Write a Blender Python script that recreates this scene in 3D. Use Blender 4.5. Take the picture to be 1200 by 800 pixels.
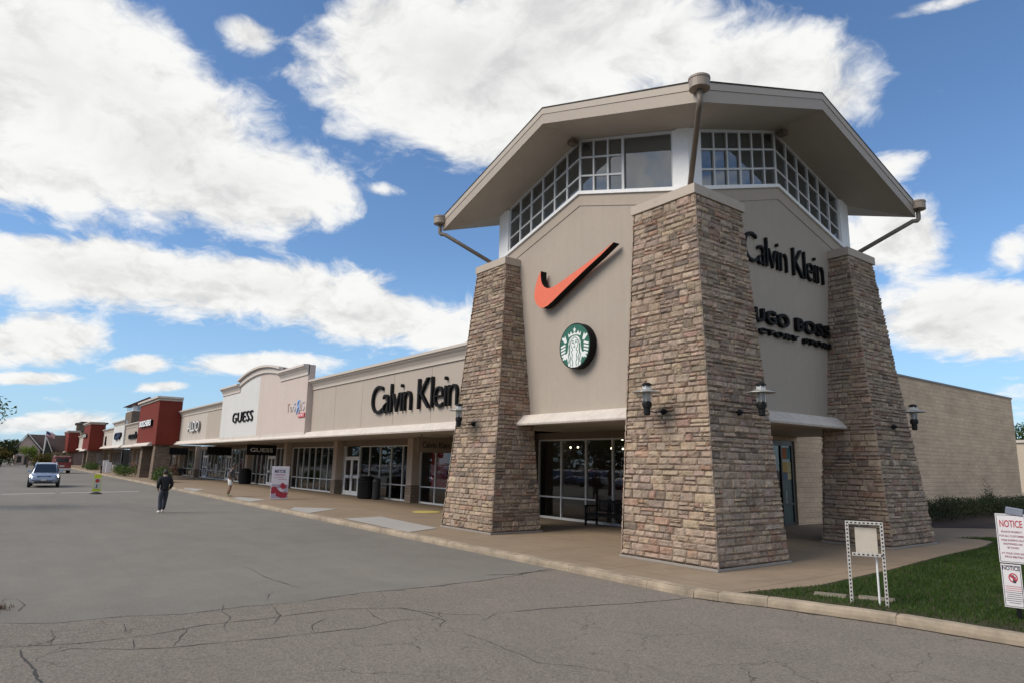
import bpy, bmesh, math, random
from mathutils import Vector, Matrix, noise as mnoise

random.seed(7)
SC = bpy.context.scene
for o in list(bpy.data.objects):
    bpy.data.objects.remove(o, do_unlink=True)

# ------------------------------------------------------------------ camera
CAM = Vector((9.067, -12.35, 2.3))
FPX = 780.67                     # focal length in pixels of a 1200 px wide picture
_y, _p, _r = (math.radians(a) for a in (-53.063, 10.405, 1.153))
CD = Vector((math.sin(_y) * math.cos(_p), math.cos(_y) * math.cos(_p), math.sin(_p)))
_R0 = Vector((math.cos(_y), -math.sin(_y), 0)); _U0 = _R0.cross(CD)
CR = math.cos(_r) * _R0 + math.sin(_r) * _U0
CU = -math.sin(_r) * _R0 + math.cos(_r) * _U0
cam_data = bpy.data.cameras.new('camera')
cam = bpy.data.objects.new('camera', cam_data)
SC.collection.objects.link(cam)
cam.matrix_world = Matrix(((CR.x, CU.x, -CD.x, CAM.x), (CR.y, CU.y, -CD.y, CAM.y), (CR.z, CU.z, -CD.z, CAM.z), (0, 0, 0, 1)))
cam_data.sensor_fit = 'HORIZONTAL'; cam_data.sensor_width = 36.0
cam_data.lens = FPX / 1200 * 36.0
cam_data.clip_start = 0.1; cam_data.clip_end = 4000
SC.camera = cam


def direction(u, v):
    return (CD * FPX + CR * (u - 600) - CU * (v - 400)).normalized()


def at(u, v, ax, val):
    """the world point where the sight line of pixel (u, v) meets the plane ax = val"""
    d = direction(u, v); i = 'xyz'.index(ax)
    return CAM + d * ((val - CAM[i]) / d[i])


# ------------------------------------------------------------------ light
SUN_EL, SUN_AZ = math.radians(42), math.radians(193)   # azimuth clockwise from +Y
SUN_DIR = Vector((math.sin(SUN_AZ) * math.cos(SUN_EL), math.cos(SUN_AZ) * math.cos(SUN_EL), math.sin(SUN_EL)))
SUN_STRENGTH, SUN_ANGLE = 2.2, 34.0
SKY_STRENGTH = 0.09
CLOUD_WHITE = 7.0
EXPOSURE = 0.6
sun_data = bpy.data.lights.new('sun', 'SUN')
sun_data.energy = SUN_STRENGTH; sun_data.angle = math.radians(SUN_ANGLE); sun_data.color = (1.0, 0.90, 0.77)
sun = bpy.data.objects.new('sun', sun_data); SC.collection.objects.link(sun)
sun.rotation_euler = SUN_DIR.to_track_quat('Z', 'Y').to_euler()
sun.location = (0, -20, 40)

world = bpy.data.worlds.new('World'); SC.world = world; world.use_nodes = True
wn = world.node_tree; wn.nodes.clear()


class G:
    """small helper for node graphs"""
    def __init__(self, nt): self.nt = nt
    def n(self, typ, **kw):
        nd = self.nt.nodes.new(typ)
        for k, v in kw.items(): setattr(nd, k, v)
        return nd
    def link(self, a, b): self.nt.links.new(a, b)
    def put(self, sock, v):
        if hasattr(v, 'is_output') or isinstance(v, bpy.types.NodeSocket): self.nt.links.new(v, sock)
        elif v is not None:
            try: sock.default_value = v
            except Exception: sock.default_value = (v[0], v[1], v[2], 1.0)
    def math(self, op, a, b=None, c=None, clamp=False):
        nd = self.n('ShaderNodeMath', operation=op); nd.use_clamp = clamp
        self.put(nd.inputs[0], a)
        if b is not None: self.put(nd.inputs[1], b)
        if c is not None: self.put(nd.inputs[2], c)
        return nd.outputs[0]
    def vmath(self, op, a, b=None, scale=None, out=0):
        nd = self.n('ShaderNodeVectorMath', operation=op)
        self.put(nd.inputs[0], a)
        if b is not None: self.put(nd.inputs[1], b)
        if scale is not None: self.put(nd.inputs['Scale'], scale)
        return nd.outputs[out]
    def noise(self, vec, scale, detail=4, rough=0.55, dist=0.0, lac=2.0):
        nd = self.n('ShaderNodeTexNoise')
        self.put(nd.inputs['Vector'], vec); self.put(nd.inputs['Scale'], scale); self.put(nd.inputs['Detail'], detail)
        self.put(nd.inputs['Roughness'], rough); self.put(nd.inputs['Distortion'], dist); self.put(nd.inputs['Lacunarity'], lac)
        return nd.outputs['Fac']
    def rng(self, v, a, b, c=0.0, d=1.0, smooth=True):
        nd = self.n('ShaderNodeMapRange', interpolation_type='SMOOTHSTEP' if smooth else 'LINEAR')
        self.put(nd.inputs[0], v)
        for i, x in enumerate((a, b, c, d)): self.put(nd.inputs[i + 1], x)
        return nd.outputs[0]
    def mix(self, f, a, b, blend='MIX'):
        nd = self.n('ShaderNodeMix', data_type='RGBA', blend_type=blend)
        self.put(nd.inputs[0], f); self.put(nd.inputs[6], a); self.put(nd.inputs[7], b)
        return nd.outputs[2]
    def combine(self, x, y, z):
        nd = self.n('ShaderNodeCombineXYZ')
        for i, q in enumerate((x, y, z)): self.put(nd.inputs[i], q)
        return nd.outputs[0]
    def sep(self, v):
        nd = self.n('ShaderNodeSeparateXYZ'); self.put(nd.inputs[0], v); return nd.outputs
    def bump(self, h, strength, dist=0.02, normal=None):
        nd = self.n('ShaderNodeBump'); self.put(nd.inputs['Strength'], strength); self.put(nd.inputs['Distance'], dist)
        self.put(nd.inputs['Height'], h)
        if normal is not None: self.put(nd.inputs['Normal'], normal)
        return nd.outputs[0]


def build_sky():
    g = G(wn)
    tc = g.n('ShaderNodeTexCoord'); d = g.vmath('NORMALIZE', tc.outputs['Generated'])
    sky = g.n('ShaderNodeTexSky', sky_type='NISHITA')
    sky.sun_disc = False; sky.sun_elevation = SUN_EL; sky.sun_rotation = SUN_AZ
    sky.altitude = 200; sky.air_density = 1.0; sky.dust_density = 0.35; sky.ozone_density = 1.6
    z = g.sep(d)[2]
    zz = g.math('ADD', g.math('MAXIMUM', z, 0.0), 0.40)
    plane = g.vmath('DIVIDE', d, g.combine(zz, zz, zz))
    plane = g.vmath('MULTIPLY', plane, (1.0, 1.0, 1.5))
    # cloud banks: direction of the centre, half width and half height, weight
    banks = [  # (u, v, ru, rv, weight) of the photographed cloud banks
        (40, 90, 210, 130, 1.0), (150, 170, 190, 95, 1.0), (290, 225, 130, 70, .95), (35, 195, 140, 62, .88),
        (120, 318, 190, 42, .92), (300, 340, 190, 46, .95), (450, 372, 120, 36, .9), (520, 395, 60, 24, .8),
        (50, 398, 100, 32, .95), (165, 426, 44, 14, .85), (35, 443, 60, 9, .75), (295, 426, 110, 17, .85), (195, 452, 45, 9, .75),
        (40, 497, 160, 14, .8),
        (560, 80, 190, 95, 1.0), (500, 60, 130, 90, .9), (700, 40, 190, 80, 1.0), (880, 85, 150, 70, .9), (650, 150, 150, 70, .95),
        (410, 115, 80, 45, .55), (350, 85, 50, 26, .48), (287, 40, 44, 28, .72), (170, 35, 70, 40, .5), (452, 222, 30, 12, .6),
        (980, 120, 90, 60, .7),
        (1050, 285, 75, 55, .85), (1130, 375, 130, 50, 1.0), (1190, 290, 40, 36, .7), (1040, 195, 70, 26, .55), (1090, 110, 50, 14, .5),
        (1110, 4, 110, 14, .6), (1190, 470, 60, 40, .55),
    ]
    dens = None
    for (u, v, ru, rv, w) in banks:
        c = direction(u, v)
        a = (direction(u + 1, v) - direction(u - 1, v)) * 0.5
        b = (direction(u, v + 1) - direction(u, v - 1)) * 0.5
        ka, kb = a / a.length_squared / ru, b / b.length_squared / rv
        qa = g.math('ADD', g.vmath('DOT_PRODUCT', d, tuple(ka), out=1), -c.dot(ka))
        qb = g.math('ADD', g.vmath('DOT_PRODUCT', d, tuple(kb), out=1), -c.dot(kb))
        r2 = g.math('ADD', g.math('MULTIPLY', qa, qa), g.math('MULTIPLY', qb, qb))
        e = g.math('MULTIPLY', g.math('EXPONENT', g.math('MULTIPLY', r2, -0.75)), w)
        dens = e if dens is None else g.math('MAXIMUM', g.math('SMOOTH_MAX', dens, e, 0.25), 0.0)
    back = g.rng(g.vmath('DOT_PRODUCT', d, tuple(CD), out=1), 0.62, 0.25, 0.0, 0.52)   # broken cloud all round the rest of the sky
    dens = g.math('MAXIMUM', dens, back)

    def field(off):
        p = g.vmath('ADD', plane, off)
        w = g.n('ShaderNodeTexNoise'); g.put(w.inputs['Vector'], p); w.inputs['Scale'].default_value = 4.0; w.inputs['Detail'].default_value = 3
        p2 = g.vmath('ADD', p, g.vmath('SCALE', g.vmath('SUBTRACT', w.outputs['Color'], (0.5, 0.5, 0.5)), scale=0.26))
        big = g.noise(p2, 3.6, 10, 0.62)
        fine = g.noise(p2, 14.0, 7, 0.62)
        return g.math('ADD', g.math('MULTIPLY', g.math('SUBTRACT', big, 0.5), 1.9), g.math('MULTIPLY', g.math('SUBTRACT', fine, 0.5), 0.7))
    f0 = field((0.0, 0.0, 0.0))
    so = Vector((SUN_DIR.x, SUN_DIR.y, 1.6)).normalized() * 0.085
    f1 = field(tuple(so))
    den = g.math('ADD', dens, g.math('MULTIPLY', f0, 0.62))
    alpha = g.rng(den, 0.40, 0.68)
    alpha = g.math('POWER', alpha, 0.8)
    # thick middles read greyer, sides towards the sun whiter
    thick = g.rng(den, 0.75, 1.35)
    side = g.rng(g.math('SUBTRACT', f1, f0), -0.15, 0.45)
    grey = g.math('ADD', g.math('MULTIPLY', thick, 0.40), g.math('MULTIPLY', side, 0.55))
    ccol = g.mix(g.math('MINIMUM', grey, 1.0), (CLOUD_WHITE * 1.0, CLOUD_WHITE, CLOUD_WHITE * .985, 1), (CLOUD_WHITE * .50, CLOUD_WHITE * .505, CLOUD_WHITE * .515, 1))
    alpha = g.math('MULTIPLY', alpha, g.rng(z, -0.02, 0.05, 0.35, 1.0))
    haze = g.rng(z, 0.0, 0.30, 0.6, 0.0)
    blue = g.mix(haze, sky.outputs[0], (3.3, 4.4, 5.6, 1))
    blue = g.vmath('MULTIPLY', blue, (0.80, 0.98, 1.14))
    col = g.mix(alpha, blue, ccol)
    bg = g.n('ShaderNodeBackground'); g.put(bg.inputs[0], col); bg.inputs[1].default_value = SKY_STRENGTH
    out = g.n('ShaderNodeOutputWorld'); g.link(bg.outputs[0], out.inputs[0])


build_sky()
SC.view_settings.view_transform = 'Standard'; SC.view_settings.look = 'None'
SC.view_settings.exposure = EXPOSURE; SC.view_settings.gamma = 1.0; SC.view_settings.use_curve_mapping = False
SC.cycles.use_denoising = True
SC.cycles.max_bounces = 8; SC.cycles.transparent_max_bounces = 12; SC.cycles.caustics_reflective = False; SC.cycles.caustics_refractive = False
SC.cycles.sample_clamp_indirect = 6

# ------------------------------------------------------------------ mesh helpers
ORIGIN = {}


def link(o): SC.collection.objects.link(o); return o


def tag(o, label=None, cat=None, group=None, kind=None):
    if label: o['label'] = label
    if cat: o['category'] = cat
    if group: o['group'] = group
    if kind: o['kind'] = kind
    return o


def empty(name, loc, label, cat, group=None, rz=0.0):
    o = bpy.data.objects.new(name, None); link(o)
    o.location = loc; o.rotation_euler = (0, 0, rz); o.empty_display_size = 0.3
    ORIGIN[o] = Vector(loc)
    return tag(o, label, cat, group)


class MB:
    def __init__(s): s.v = []; s.f = []; s.c = []; s.cur = None
    def add(s, vs, fs):
        b = len(s.v); s.v += [tuple(p) for p in vs]; s.f += [tuple(i + b for i in f) for f in fs]
        if s.cur is not None: s.c += [s.cur] * (len(s.v) - len(s.c))
        return s
    def hexa(s, p): return s.add(p, [(0, 3, 2, 1), (4, 5, 6, 7), (0, 1, 5, 4), (1, 2, 6, 5), (2, 3, 7, 6), (3, 0, 4, 7)])
    def box(s, x0, x1, y0, y1, z0, z1):
        return s.hexa([(x0, y0, z0), (x1, y0, z0), (x1, y1, z0), (x0, y1, z0), (x0, y0, z1), (x1, y0, z1), (x1, y1, z1), (x0, y1, z1)])
    def obox(s, c, ax, ay, az, hx, hy, hz):
        """box round c with half sizes along three axes"""
        c, ax, ay, az = Vector(c), Vector(ax), Vector(ay), Vector(az); P = []
        for k in (-1, 1):
            for (i, j) in ((-1, -1), (1, -1), (1, 1), (-1, 1)): P.append(c + ax * hx * i + ay * hy * j + az * hz * k)
        return s.hexa(P)
    def prism(s, poly, ext):
        n = len(poly); e = Vector(ext); a = [Vector(p) for p in poly]
        return s.add(a + [p + e for p in a], [tuple(range(n))[::-1], tuple(range(n, 2 * n))] + [(i, (i + 1) % n, n + (i + 1) % n, n + i) for i in range(n)])
    def sheet(s, poly): return s.add(poly, [tuple(range(len(poly)))])
    def tube(s, pts, r, n=8, r1=None, cap=True):
        pts = [Vector(p) for p in pts]; rings = []; up = None
        for i, p in enumerate(pts):
            t = (pts[min(i + 1, len(pts) - 1)] - pts[max(i - 1, 0)])
            t = t.normalized() if t.length > 1e-9 else Vector((0, 0, 1))
            if up is None: up = t.orthogonal().normalized()
            up = (up - t * up.dot(t)); up = up.normalized() if up.length > 1e-6 else t.orthogonal().normalized()
            w = t.cross(up); rr = r if r1 is None else r + (r1 - r) * i / max(1, len(pts) - 1)
            if isinstance(r, (list, tuple)): rr = r[i]
            rings.append([p + (up * math.cos(2 * math.pi * k / n) + w * math.sin(2 * math.pi * k / n)) * rr for k in range(n)])
        vs = [q for R in rings for q in R]; fs = []
        for i in range(len(rings) - 1):
            for k in range(n): fs.append((i * n + k, i * n + (k + 1) % n, (i + 1) * n + (k + 1) % n, (i + 1) * n + k))
        if cap: fs += [tuple(range(n))[::-1], tuple((len(rings) - 1) * n + k for k in range(n))]
        return s.add(vs, fs)
    def lathe(s, c, prof, n=20):
        c = Vector(c); vs = []; fs = []; m = len(prof)
        for (r, z) in prof:
            for k in range(n): vs.append(c + Vector((r * math.cos(2 * math.pi * k / n), r * math.sin(2 * math.pi * k / n), z)))
        for i in range(m - 1):
            for k in range(n): fs.append((i * n + k, i * n + (k + 1) % n, (i + 1) * n + (k + 1) % n, (i + 1) * n + k))
        fs += [tuple(range(n))[::-1], tuple((m - 1) * n + k for k in range(n))]
        return s.add(vs, fs)
    def sweep(s, prof, p0, p1, out, up=(0, 0, 1)):
        """profile of (out, up) pairs carried straight from p0 to p1"""
        o, u = Vector(out), Vector(up); p0 = Vector(p0); e = Vector(p1) - p0
        return s.prism([p0 + o * a + u * b for a, b in prof], e)
    def ball(s, c, r, n=10, m=7, sq=(1, 1, 1)):
        prof = []; c = Vector(c); vs = [c + Vector((0, 0, -r * sq[2]))]; fs = []
        for i in range(1, m):
            a = -math.pi / 2 + math.pi * i / m
            for k in range(n): vs.append(c + Vector((r * sq[0] * math.cos(a) * math.cos(2 * math.pi * k / n), r * sq[1] * math.cos(a) * math.sin(2 * math.pi * k / n), r * sq[2] * math.sin(a))))
        vs.append(c + Vector((0, 0, r * sq[2]))); T = len(vs) - 1
        for k in range(n): fs.append((0, 1 + (k + 1) % n, 1 + k)); fs.append((T, T - n + k, T - n + (k + 1) % n))
        for i in range(m - 2):
            for k in range(n): fs.append((1 + i * n + k, 1 + i * n + (k + 1) % n, 1 + (i + 1) * n + (k + 1) % n, 1 + (i + 1) * n + k))
        return s.add(vs, fs)
    def build(s, name, mat, parent=None, smooth=False, bevel=0.0, recalc=True, seg=2):
        root = parent
        while root is not None and root.parent is not None: root = root.parent
        off = ORIGIN.get(root, Vector((0, 0, 0)))
        me = bpy.data.meshes.new(name)
        me.from_pydata([Vector(p) - off for p in s.v], [], s.f)
        if recalc:
            bm = bmesh.new(); bm.from_mesh(me); bmesh.ops.recalc_face_normals(bm, faces=bm.faces); bm.to_mesh(me); bm.free()
        if s.c:
            at_ = me.color_attributes.new('Col', 'FLOAT_COLOR', 'POINT')
            at_.data.foreach_set('color', [q for c in s.c for q in (c[0], c[1], c[2], 1.0)])
        if smooth: me.polygons.foreach_set('use_smooth', [True] * len(me.polygons))
        for m in (mat if isinstance(mat, (list, tuple)) else [mat]): me.materials.append(m)
        o = bpy.data.objects.new(name, me); link(o)
        if parent is not None: o.parent = parent
        if bevel:
            b = o.modifiers.new('edges', 'BEVEL'); b.width = bevel; b.segments = seg; b.limit_method = 'ANGLE'; b.angle_limit = math.radians(40)
        return o


def children(o): return [c for c in bpy.data.objects if c.parent == o]


def copy_tree(o, parent=None):
    c = o.copy(); link(c)
    if parent is not None: c.parent = parent
    for ch in children(o):
        copy_tree(ch, c)
    return c


# ------------------------------------------------------------------ materials
MATS = {}


def base_mat(name):
    m = bpy.data.materials.new(name); m.use_nodes = True; nt = m.node_tree; nt.nodes.clear(); g = G(nt)
    b = g.n('ShaderNodeBsdfPrincipled'); o = g.n('ShaderNodeOutputMaterial'); g.link(b.outputs[0], o.inputs[0])
    MATS[name] = m
    return m, g, b


def plain(name, col, rough=0.6, metal=0.0, vary=0.08, scale=8.0, bump=0.0, coat=0.0, spec=0.5):
    m, g, b = base_mat(name)
    tc = g.n('ShaderNodeTexCoord').outputs['Object']
    n = g.noise(tc, scale, 5, 0.6)
    k = g.rng(n, 0.3, 0.7, 1 - vary, 1 + vary, False)
    c = g.vmath('SCALE', (col[0], col[1], col[2]), scale=k)
    g.put(b.inputs['Base Color'], c)
    g.put(b.inputs['Roughness'], g.rng(n, 0.3, 0.7, max(0.02, rough - 0.06), min(1, rough + 0.06), False))
    b.inputs['Metallic'].default_value = metal; b.inputs['Coat Weight'].default_value = coat
    b.inputs['Specular IOR Level'].default_value = spec
    if bump: g.put(b.inputs['Normal'], g.bump(g.noise(tc, scale * 12, 3), bump, 0.01))
    return m


def stucco(name, col, vary=0.07):
    m, g, b = base_mat(name)
    tc = g.n('ShaderNodeTexCoord').outputs['Object']
    big = g.noise(tc, 0.7, 6, 0.6); mid = g.noise(tc, 5.0, 5, 0.65); fine = g.noise(tc, 90.0, 3, 0.7)
    streak = g.noise(g.vmath('MULTIPLY', tc, (3.0, 3.0, 0.12)), 1.6, 5, 0.65)
    k = g.math('ADD', g.math('ADD', g.math('MULTIPLY', g.math('SUBTRACT', big, 0.5), vary * 2.2), g.math('MULTIPLY', g.math('SUBTRACT', mid, 0.5), vary * 1.6)), g.math('MULTIPLY', g.math('SUBTRACT', streak, 0.5), vary * 2.0))
    k = g.math('ADD', g.math('ADD', k, g.math('MULTIPLY', g.math('SUBTRACT', fine, 0.5), 0.16)), 1.0)
    g.put(b.inputs['Base Color'], g.vmath('SCALE', (col[0], col[1], col[2]), scale=k))
    b.inputs['Roughness'].default_value = 0.9; b.inputs['Specular IOR Level'].default_value = 0.2
    g.put(b.inputs['Normal'], g.bump(fine, 0.35, 0.006, g.bump(mid, 0.12, 0.02)))
    return m


def ledge_stone():
    m, g, b = base_mat('ledge_stone')
    a = g.n('ShaderNodeAttribute', attribute_name='Col').outputs['Color']
    tc = g.n('ShaderNodeTexCoord').outputs['Object']
    n1 = g.noise(tc, 9.0, 7, 0.7); n2 = g.noise(tc, 34.0, 5, 0.7); big = g.noise(tc, 0.8, 3)
    k = g.math('MULTIPLY', g.rng(n1, 0.25, 0.75, 0.55, 1.45, False), g.rng(n2, 0.25, 0.75, 0.78, 1.22, False))
    k = g.math('MULTIPLY', k, g.rng(big, 0.3, 0.7, 0.88, 1.12, False))
    c = g.vmath('SCALE', a, scale=k)
    # mineral tint inside single stones
    c = g.mix(g.rng(g.noise(tc, 5.0, 4, 0.6), 0.52, 0.72, 0, 0.35), c, g.vmath('MULTIPLY', c, (1.25, 0.92, 0.7)))
    g.put(b.inputs['Base Color'], c)
    b.inputs['Roughness'].default_value = 0.92; b.inputs['Specular IOR Level'].default_value = 0.2
    g.put(b.inputs['Normal'], g.bump(n1, 0.6, 0.03, g.bump(n2, 0.4, 0.012)))
    return m


def block_wall(name, c1, c2, mortar, bw=0.4, bh=0.2, msize=0.012, axis='y', bump=0.6, rough_noise=28.0):
    """coursed masonry laid out in wall coordinates"""
    m, g, b = base_mat(name)
    tc = g.n('ShaderNodeTexCoord').outputs['Object']; s = g.sep(tc)
    along = g.math('ADD', s[0], s[1])
    vec = g.combine(along, s[2], 0.0)
    br = g.n('ShaderNodeTexBrick'); g.put(br.inputs['Vector'], vec)
    br.inputs['Scale'].default_value = 1.0; br.inputs['Brick Width'].default_value = bw; br.inputs['Row Height'].default_value = bh
    br.inputs['Mortar Size'].default_value = msize; br.inputs['Mortar Smooth'].default_value = 0.35
    g.put(br.inputs['Color1'], c1); g.put(br.inputs['Color2'], c2); g.put(br.inputs['Mortar'], mortar)
    n = g.noise(tc, rough_noise, 5, 0.7); big = g.noise(tc, 0.35, 5, 0.6); st = g.noise(g.vmath('MULTIPLY', tc, (.5, .5, 3.0)), 0.9, 5, 0.65)
    k = g.math('MULTIPLY', g.rng(n, 0.25, 0.75, 0.72, 1.28, False), g.math('MULTIPLY', g.rng(big, 0.3, 0.7, 0.88, 1.1, False), g.rng(st, 0.3, 0.7, 0.85, 1.12, False)))
    g.put(b.inputs['Base Color'], g.vmath('SCALE', br.outputs['Color'], scale=k))
    b.inputs['Roughness'].default_value = 0.92; b.inputs['Specular IOR Level'].default_value = 0.2
    h = g.math('ADD', g.math('MULTIPLY', br.outputs['Fac'], -1.0), g.math('MULTIPLY', n, 0.6))
    g.put(b.inputs['Normal'], g.bump(h, bump, 0.03))
    return m


def asphalt(name, col, grain=1.0, patch=0.12, speck=0.25, crazed=0.0):
    m, g, b = base_mat(name)
    tc = g.n('ShaderNodeTexCoord').outputs['Object']
    big = g.noise(tc, 0.12, 6, 0.6); lane = g.noise(g.vmath('MULTIPLY', tc, (0.05, 0.6, 1.0)), 1.0, 6, 0.65); mid = g.noise(tc, 1.1, 7, 0.62)
    agg = g.n('ShaderNodeTexVoronoi'); g.put(agg.inputs['Vector'], tc); agg.inputs['Scale'].default_value = 55.0
    ag = g.sep(agg.outputs['Color'])[0]
    f1 = g.noise(tc, 130.0, 2, 0.7); f2 = g.noise(tc, 24.0, 4, 0.7)
    k = g.math('ADD', 1.0, g.math('MULTIPLY', g.math('SUBTRACT', big, 0.5), patch * 2.4))
    k = g.math('ADD', k, g.math('MULTIPLY', g.math('SUBTRACT', mid, 0.5), patch * 1.7))
    k = g.math('ADD', k, g.math('MULTIPLY', g.math('SUBTRACT', lane, 0.5), patch * 1.6))
    k = g.math('ADD', k, g.math('MULTIPLY', g.math('SUBTRACT', ag, 0.5), speck * grain))
    k = g.math('ADD', k, g.math('MULTIPLY', g.math('SUBTRACT', f2, 0.5), 0.5 * grain))
    # scattered dark tar specks and oil stains
    sp = g.rng(g.noise(tc, 3.4, 6, 0.7), 0.68, 0.78, 0, 0.28)
    k = g.math('SUBTRACT', k, sp)
    if crazed:   # fine crazing in tired areas
        wv = g.n('ShaderNodeTexNoise'); g.put(wv.inputs['Vector'], tc); wv.inputs['Scale'].default_value = 2.5; wv.inputs['Detail'].default_value = 5
        cv = g.n('ShaderNodeTexVoronoi', feature='DISTANCE_TO_EDGE'); cv.inputs['Scale'].default_value = 0.75
        g.put(cv.inputs['Vector'], g.vmath('ADD', tc, g.vmath('SCALE', g.vmath('SUBTRACT', wv.outputs['Color'], (.5, .5, .5)), scale=0.55)))
        line = g.rng(cv.outputs['Distance'], 0.0, 0.011, 1.0, 0.0)
        k = g.math('MULTIPLY', k, g.math('SUBTRACT', 1.0, g.math('MULTIPLY', line, g.rng(g.noise(tc, .5, 4, .6), .46, .62, 0, crazed))))
    c = g.vmath('SCALE', (col[0], col[1], col[2]), scale=k)
    c = g.mix(g.rng(mid, 0.45, 0.75, 0, 0.35), c, g.vmath('MULTIPLY', c, (1.05, 1.0, 0.93)))
    g.put(b.inputs['Base Color'], c)
    b.inputs['Roughness'].default_value = 0.9; b.inputs['Specular IOR Level'].default_value = 0.25
    g.put(b.inputs['Normal'], g.bump(g.math('ADD', ag, f1), 0.35 * grain, 0.008))
    return m


def concrete(name, col, vary=0.1, joints=0.0):
    m, g, b = base_mat(name)
    tc = g.n('ShaderNodeTexCoord').outputs['Object']
    big = g.noise(tc, 0.45, 6, 0.65); mid = g.noise(tc, 3.5, 6, 0.65); fine = g.noise(tc, 60.0, 3, 0.7)
    k = g.math('ADD', g.math('ADD', g.math('MULTIPLY', g.math('SUBTRACT', big, 0.5), vary * 3), g.math('MULTIPLY', g.math('SUBTRACT', mid, 0.5), vary * 2.4)), g.math('MULTIPLY', g.math('SUBTRACT', fine, 0.5), 0.3))
    k = g.math('ADD', k, 1.0)
    if joints:
        s = g.sep(tc)
        for i, per in ((0, joints), (1, joints * 0.9)):
            fr = g.math('FRACT', g.math('DIVIDE', s[i], per))
            k = g.math('MULTIPLY', k, g.rng(g.math('ABSOLUTE', g.math('SUBTRACT', fr, 0.5)), 0.003, 0.0065, 0.62, 1.0))
    st = g.rng(g.noise(tc, 1.3, 7, 0.7), 0.58, 0.78, 0, 0.3)
    k = g.math('SUBTRACT', k, st)
    g.put(b.inputs['Base Color'], g.vmath('SCALE', (col[0], col[1], col[2]), scale=k))
    b.inputs['Roughness'].default_value = 0.88; b.inputs['Specular IOR Level'].default_value = 0.25
    g.put(b.inputs['Normal'], g.bump(fine, 0.3, 0.006, g.bump(mid, 0.15, 0.02)))
    return m


def glass_pane(name, tint, alpha, boost=0.0):
    """shop glass: see-through and tinted, reflecting by its angle"""
    m, g, b = base_mat(name)
    nt = m.node_tree; out = [n for n in nt.nodes if n.type == 'OUTPUT_MATERIAL'][0]; nt.nodes.remove(b)
    tr = g.n('ShaderNodeBsdfTransparent'); tr.inputs[0].default_value = (*tint, 1)
    gl = g.n('ShaderNodeBsdfGlossy'); gl.inputs[0].default_value = (.95, .97, 1, 1); gl.inputs['Roughness'].default_value = 0.015
    geo = g.n('ShaderNodeNewGeometry'); cs = g.math('ABSOLUTE', g.vmath('DOT_PRODUCT', geo.outputs['Normal'], geo.outputs['Incoming'], out=1))
    sch = g.math('ADD', g.math('MULTIPLY', g.math('POWER', g.math('SUBTRACT', 1.0, cs, clamp=True), 5.0), 0.92), 0.08)
    tc = g.n('ShaderNodeTexCoord').outputs['Object']
    wob = g.bump(g.noise(tc, 0.9, 2), 0.06, 0.05); g.put(gl.inputs['Normal'], wob)
    f = g.math('ADD', g.math('MULTIPLY', sch, 1.0), boost, clamp=True)
    mx = g.n('ShaderNodeMixShader'); g.put(mx.inputs[0], f); g.link(tr.outputs[0], mx.inputs[1]); g.link(gl.outputs[0], mx.inputs[2])
    g.link(mx.outputs[0], out.inputs[0])
    return m


def leafy(name, cols, trans=0.35):
    m, g, b = base_mat(name)
    geo = g.n('ShaderNodeNewGeometry'); r = geo.outputs['Random Per Island']
    ramp = g.n('ShaderNodeValToRGB'); g.put(ramp.inputs[0], r)
    el = ramp.color_ramp.elements
    while len(el) < len(cols): el.new(0.5)
    for i, c in enumerate(cols): el[i].position = i / (len(cols) - 1); el[i].color = (*c, 1)
    tc = g.n('ShaderNodeTexCoord').outputs['Object']
    k = g.rng(g.noise(tc, 0.9, 3), 0.3, 0.7, 0.75, 1.25, False)
    c = g.vmath('SCALE', ramp.outputs[0], scale=k)
    g.put(b.inputs['Base Color'], c); b.inputs['Roughness'].default_value = 0.55; b.inputs['Specular IOR Level'].default_value = 0.3
    tl = g.n('ShaderNodeBsdfTranslucent'); g.put(tl.inputs[0], g.vmath('MULTIPLY', c, (1.2, 1.3, 0.6)))
    mx = g.n('ShaderNodeMixShader'); mx.inputs[0].default_value = trans
    out = [n for n in m.node_tree.nodes if n.type == 'OUTPUT_MATERIAL'][0]
    g.link(b.outputs[0], mx.inputs[1]); g.link(tl.outputs[0], mx.inputs[2]); g.link(mx.outputs[0], out.inputs[0])
    return m


def glow(name, col, strength):
    m, g, b = base_mat(name)
    b.inputs['Base Color'].default_value = (*col, 1); b.inputs['Emission Color'].default_value = (*col, 1); b.inputs['Emission Strength'].default_value = strength
    return m


def attr_mat(name, rough=0.6):
    m, g, b = base_mat(name)
    a = g.n('ShaderNodeAttribute', attribute_name='Col').outputs['Color']
    tc = g.n('ShaderNodeTexCoord').outputs['Object']
    g.put(b.inputs['Base Color'], g.vmath('SCALE', a, scale=g.rng(g.noise(tc, 20, 4), 0.3, 0.7, 0.85, 1.15, False))); b.inputs['Roughness'].default_value = rough
    return m


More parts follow.
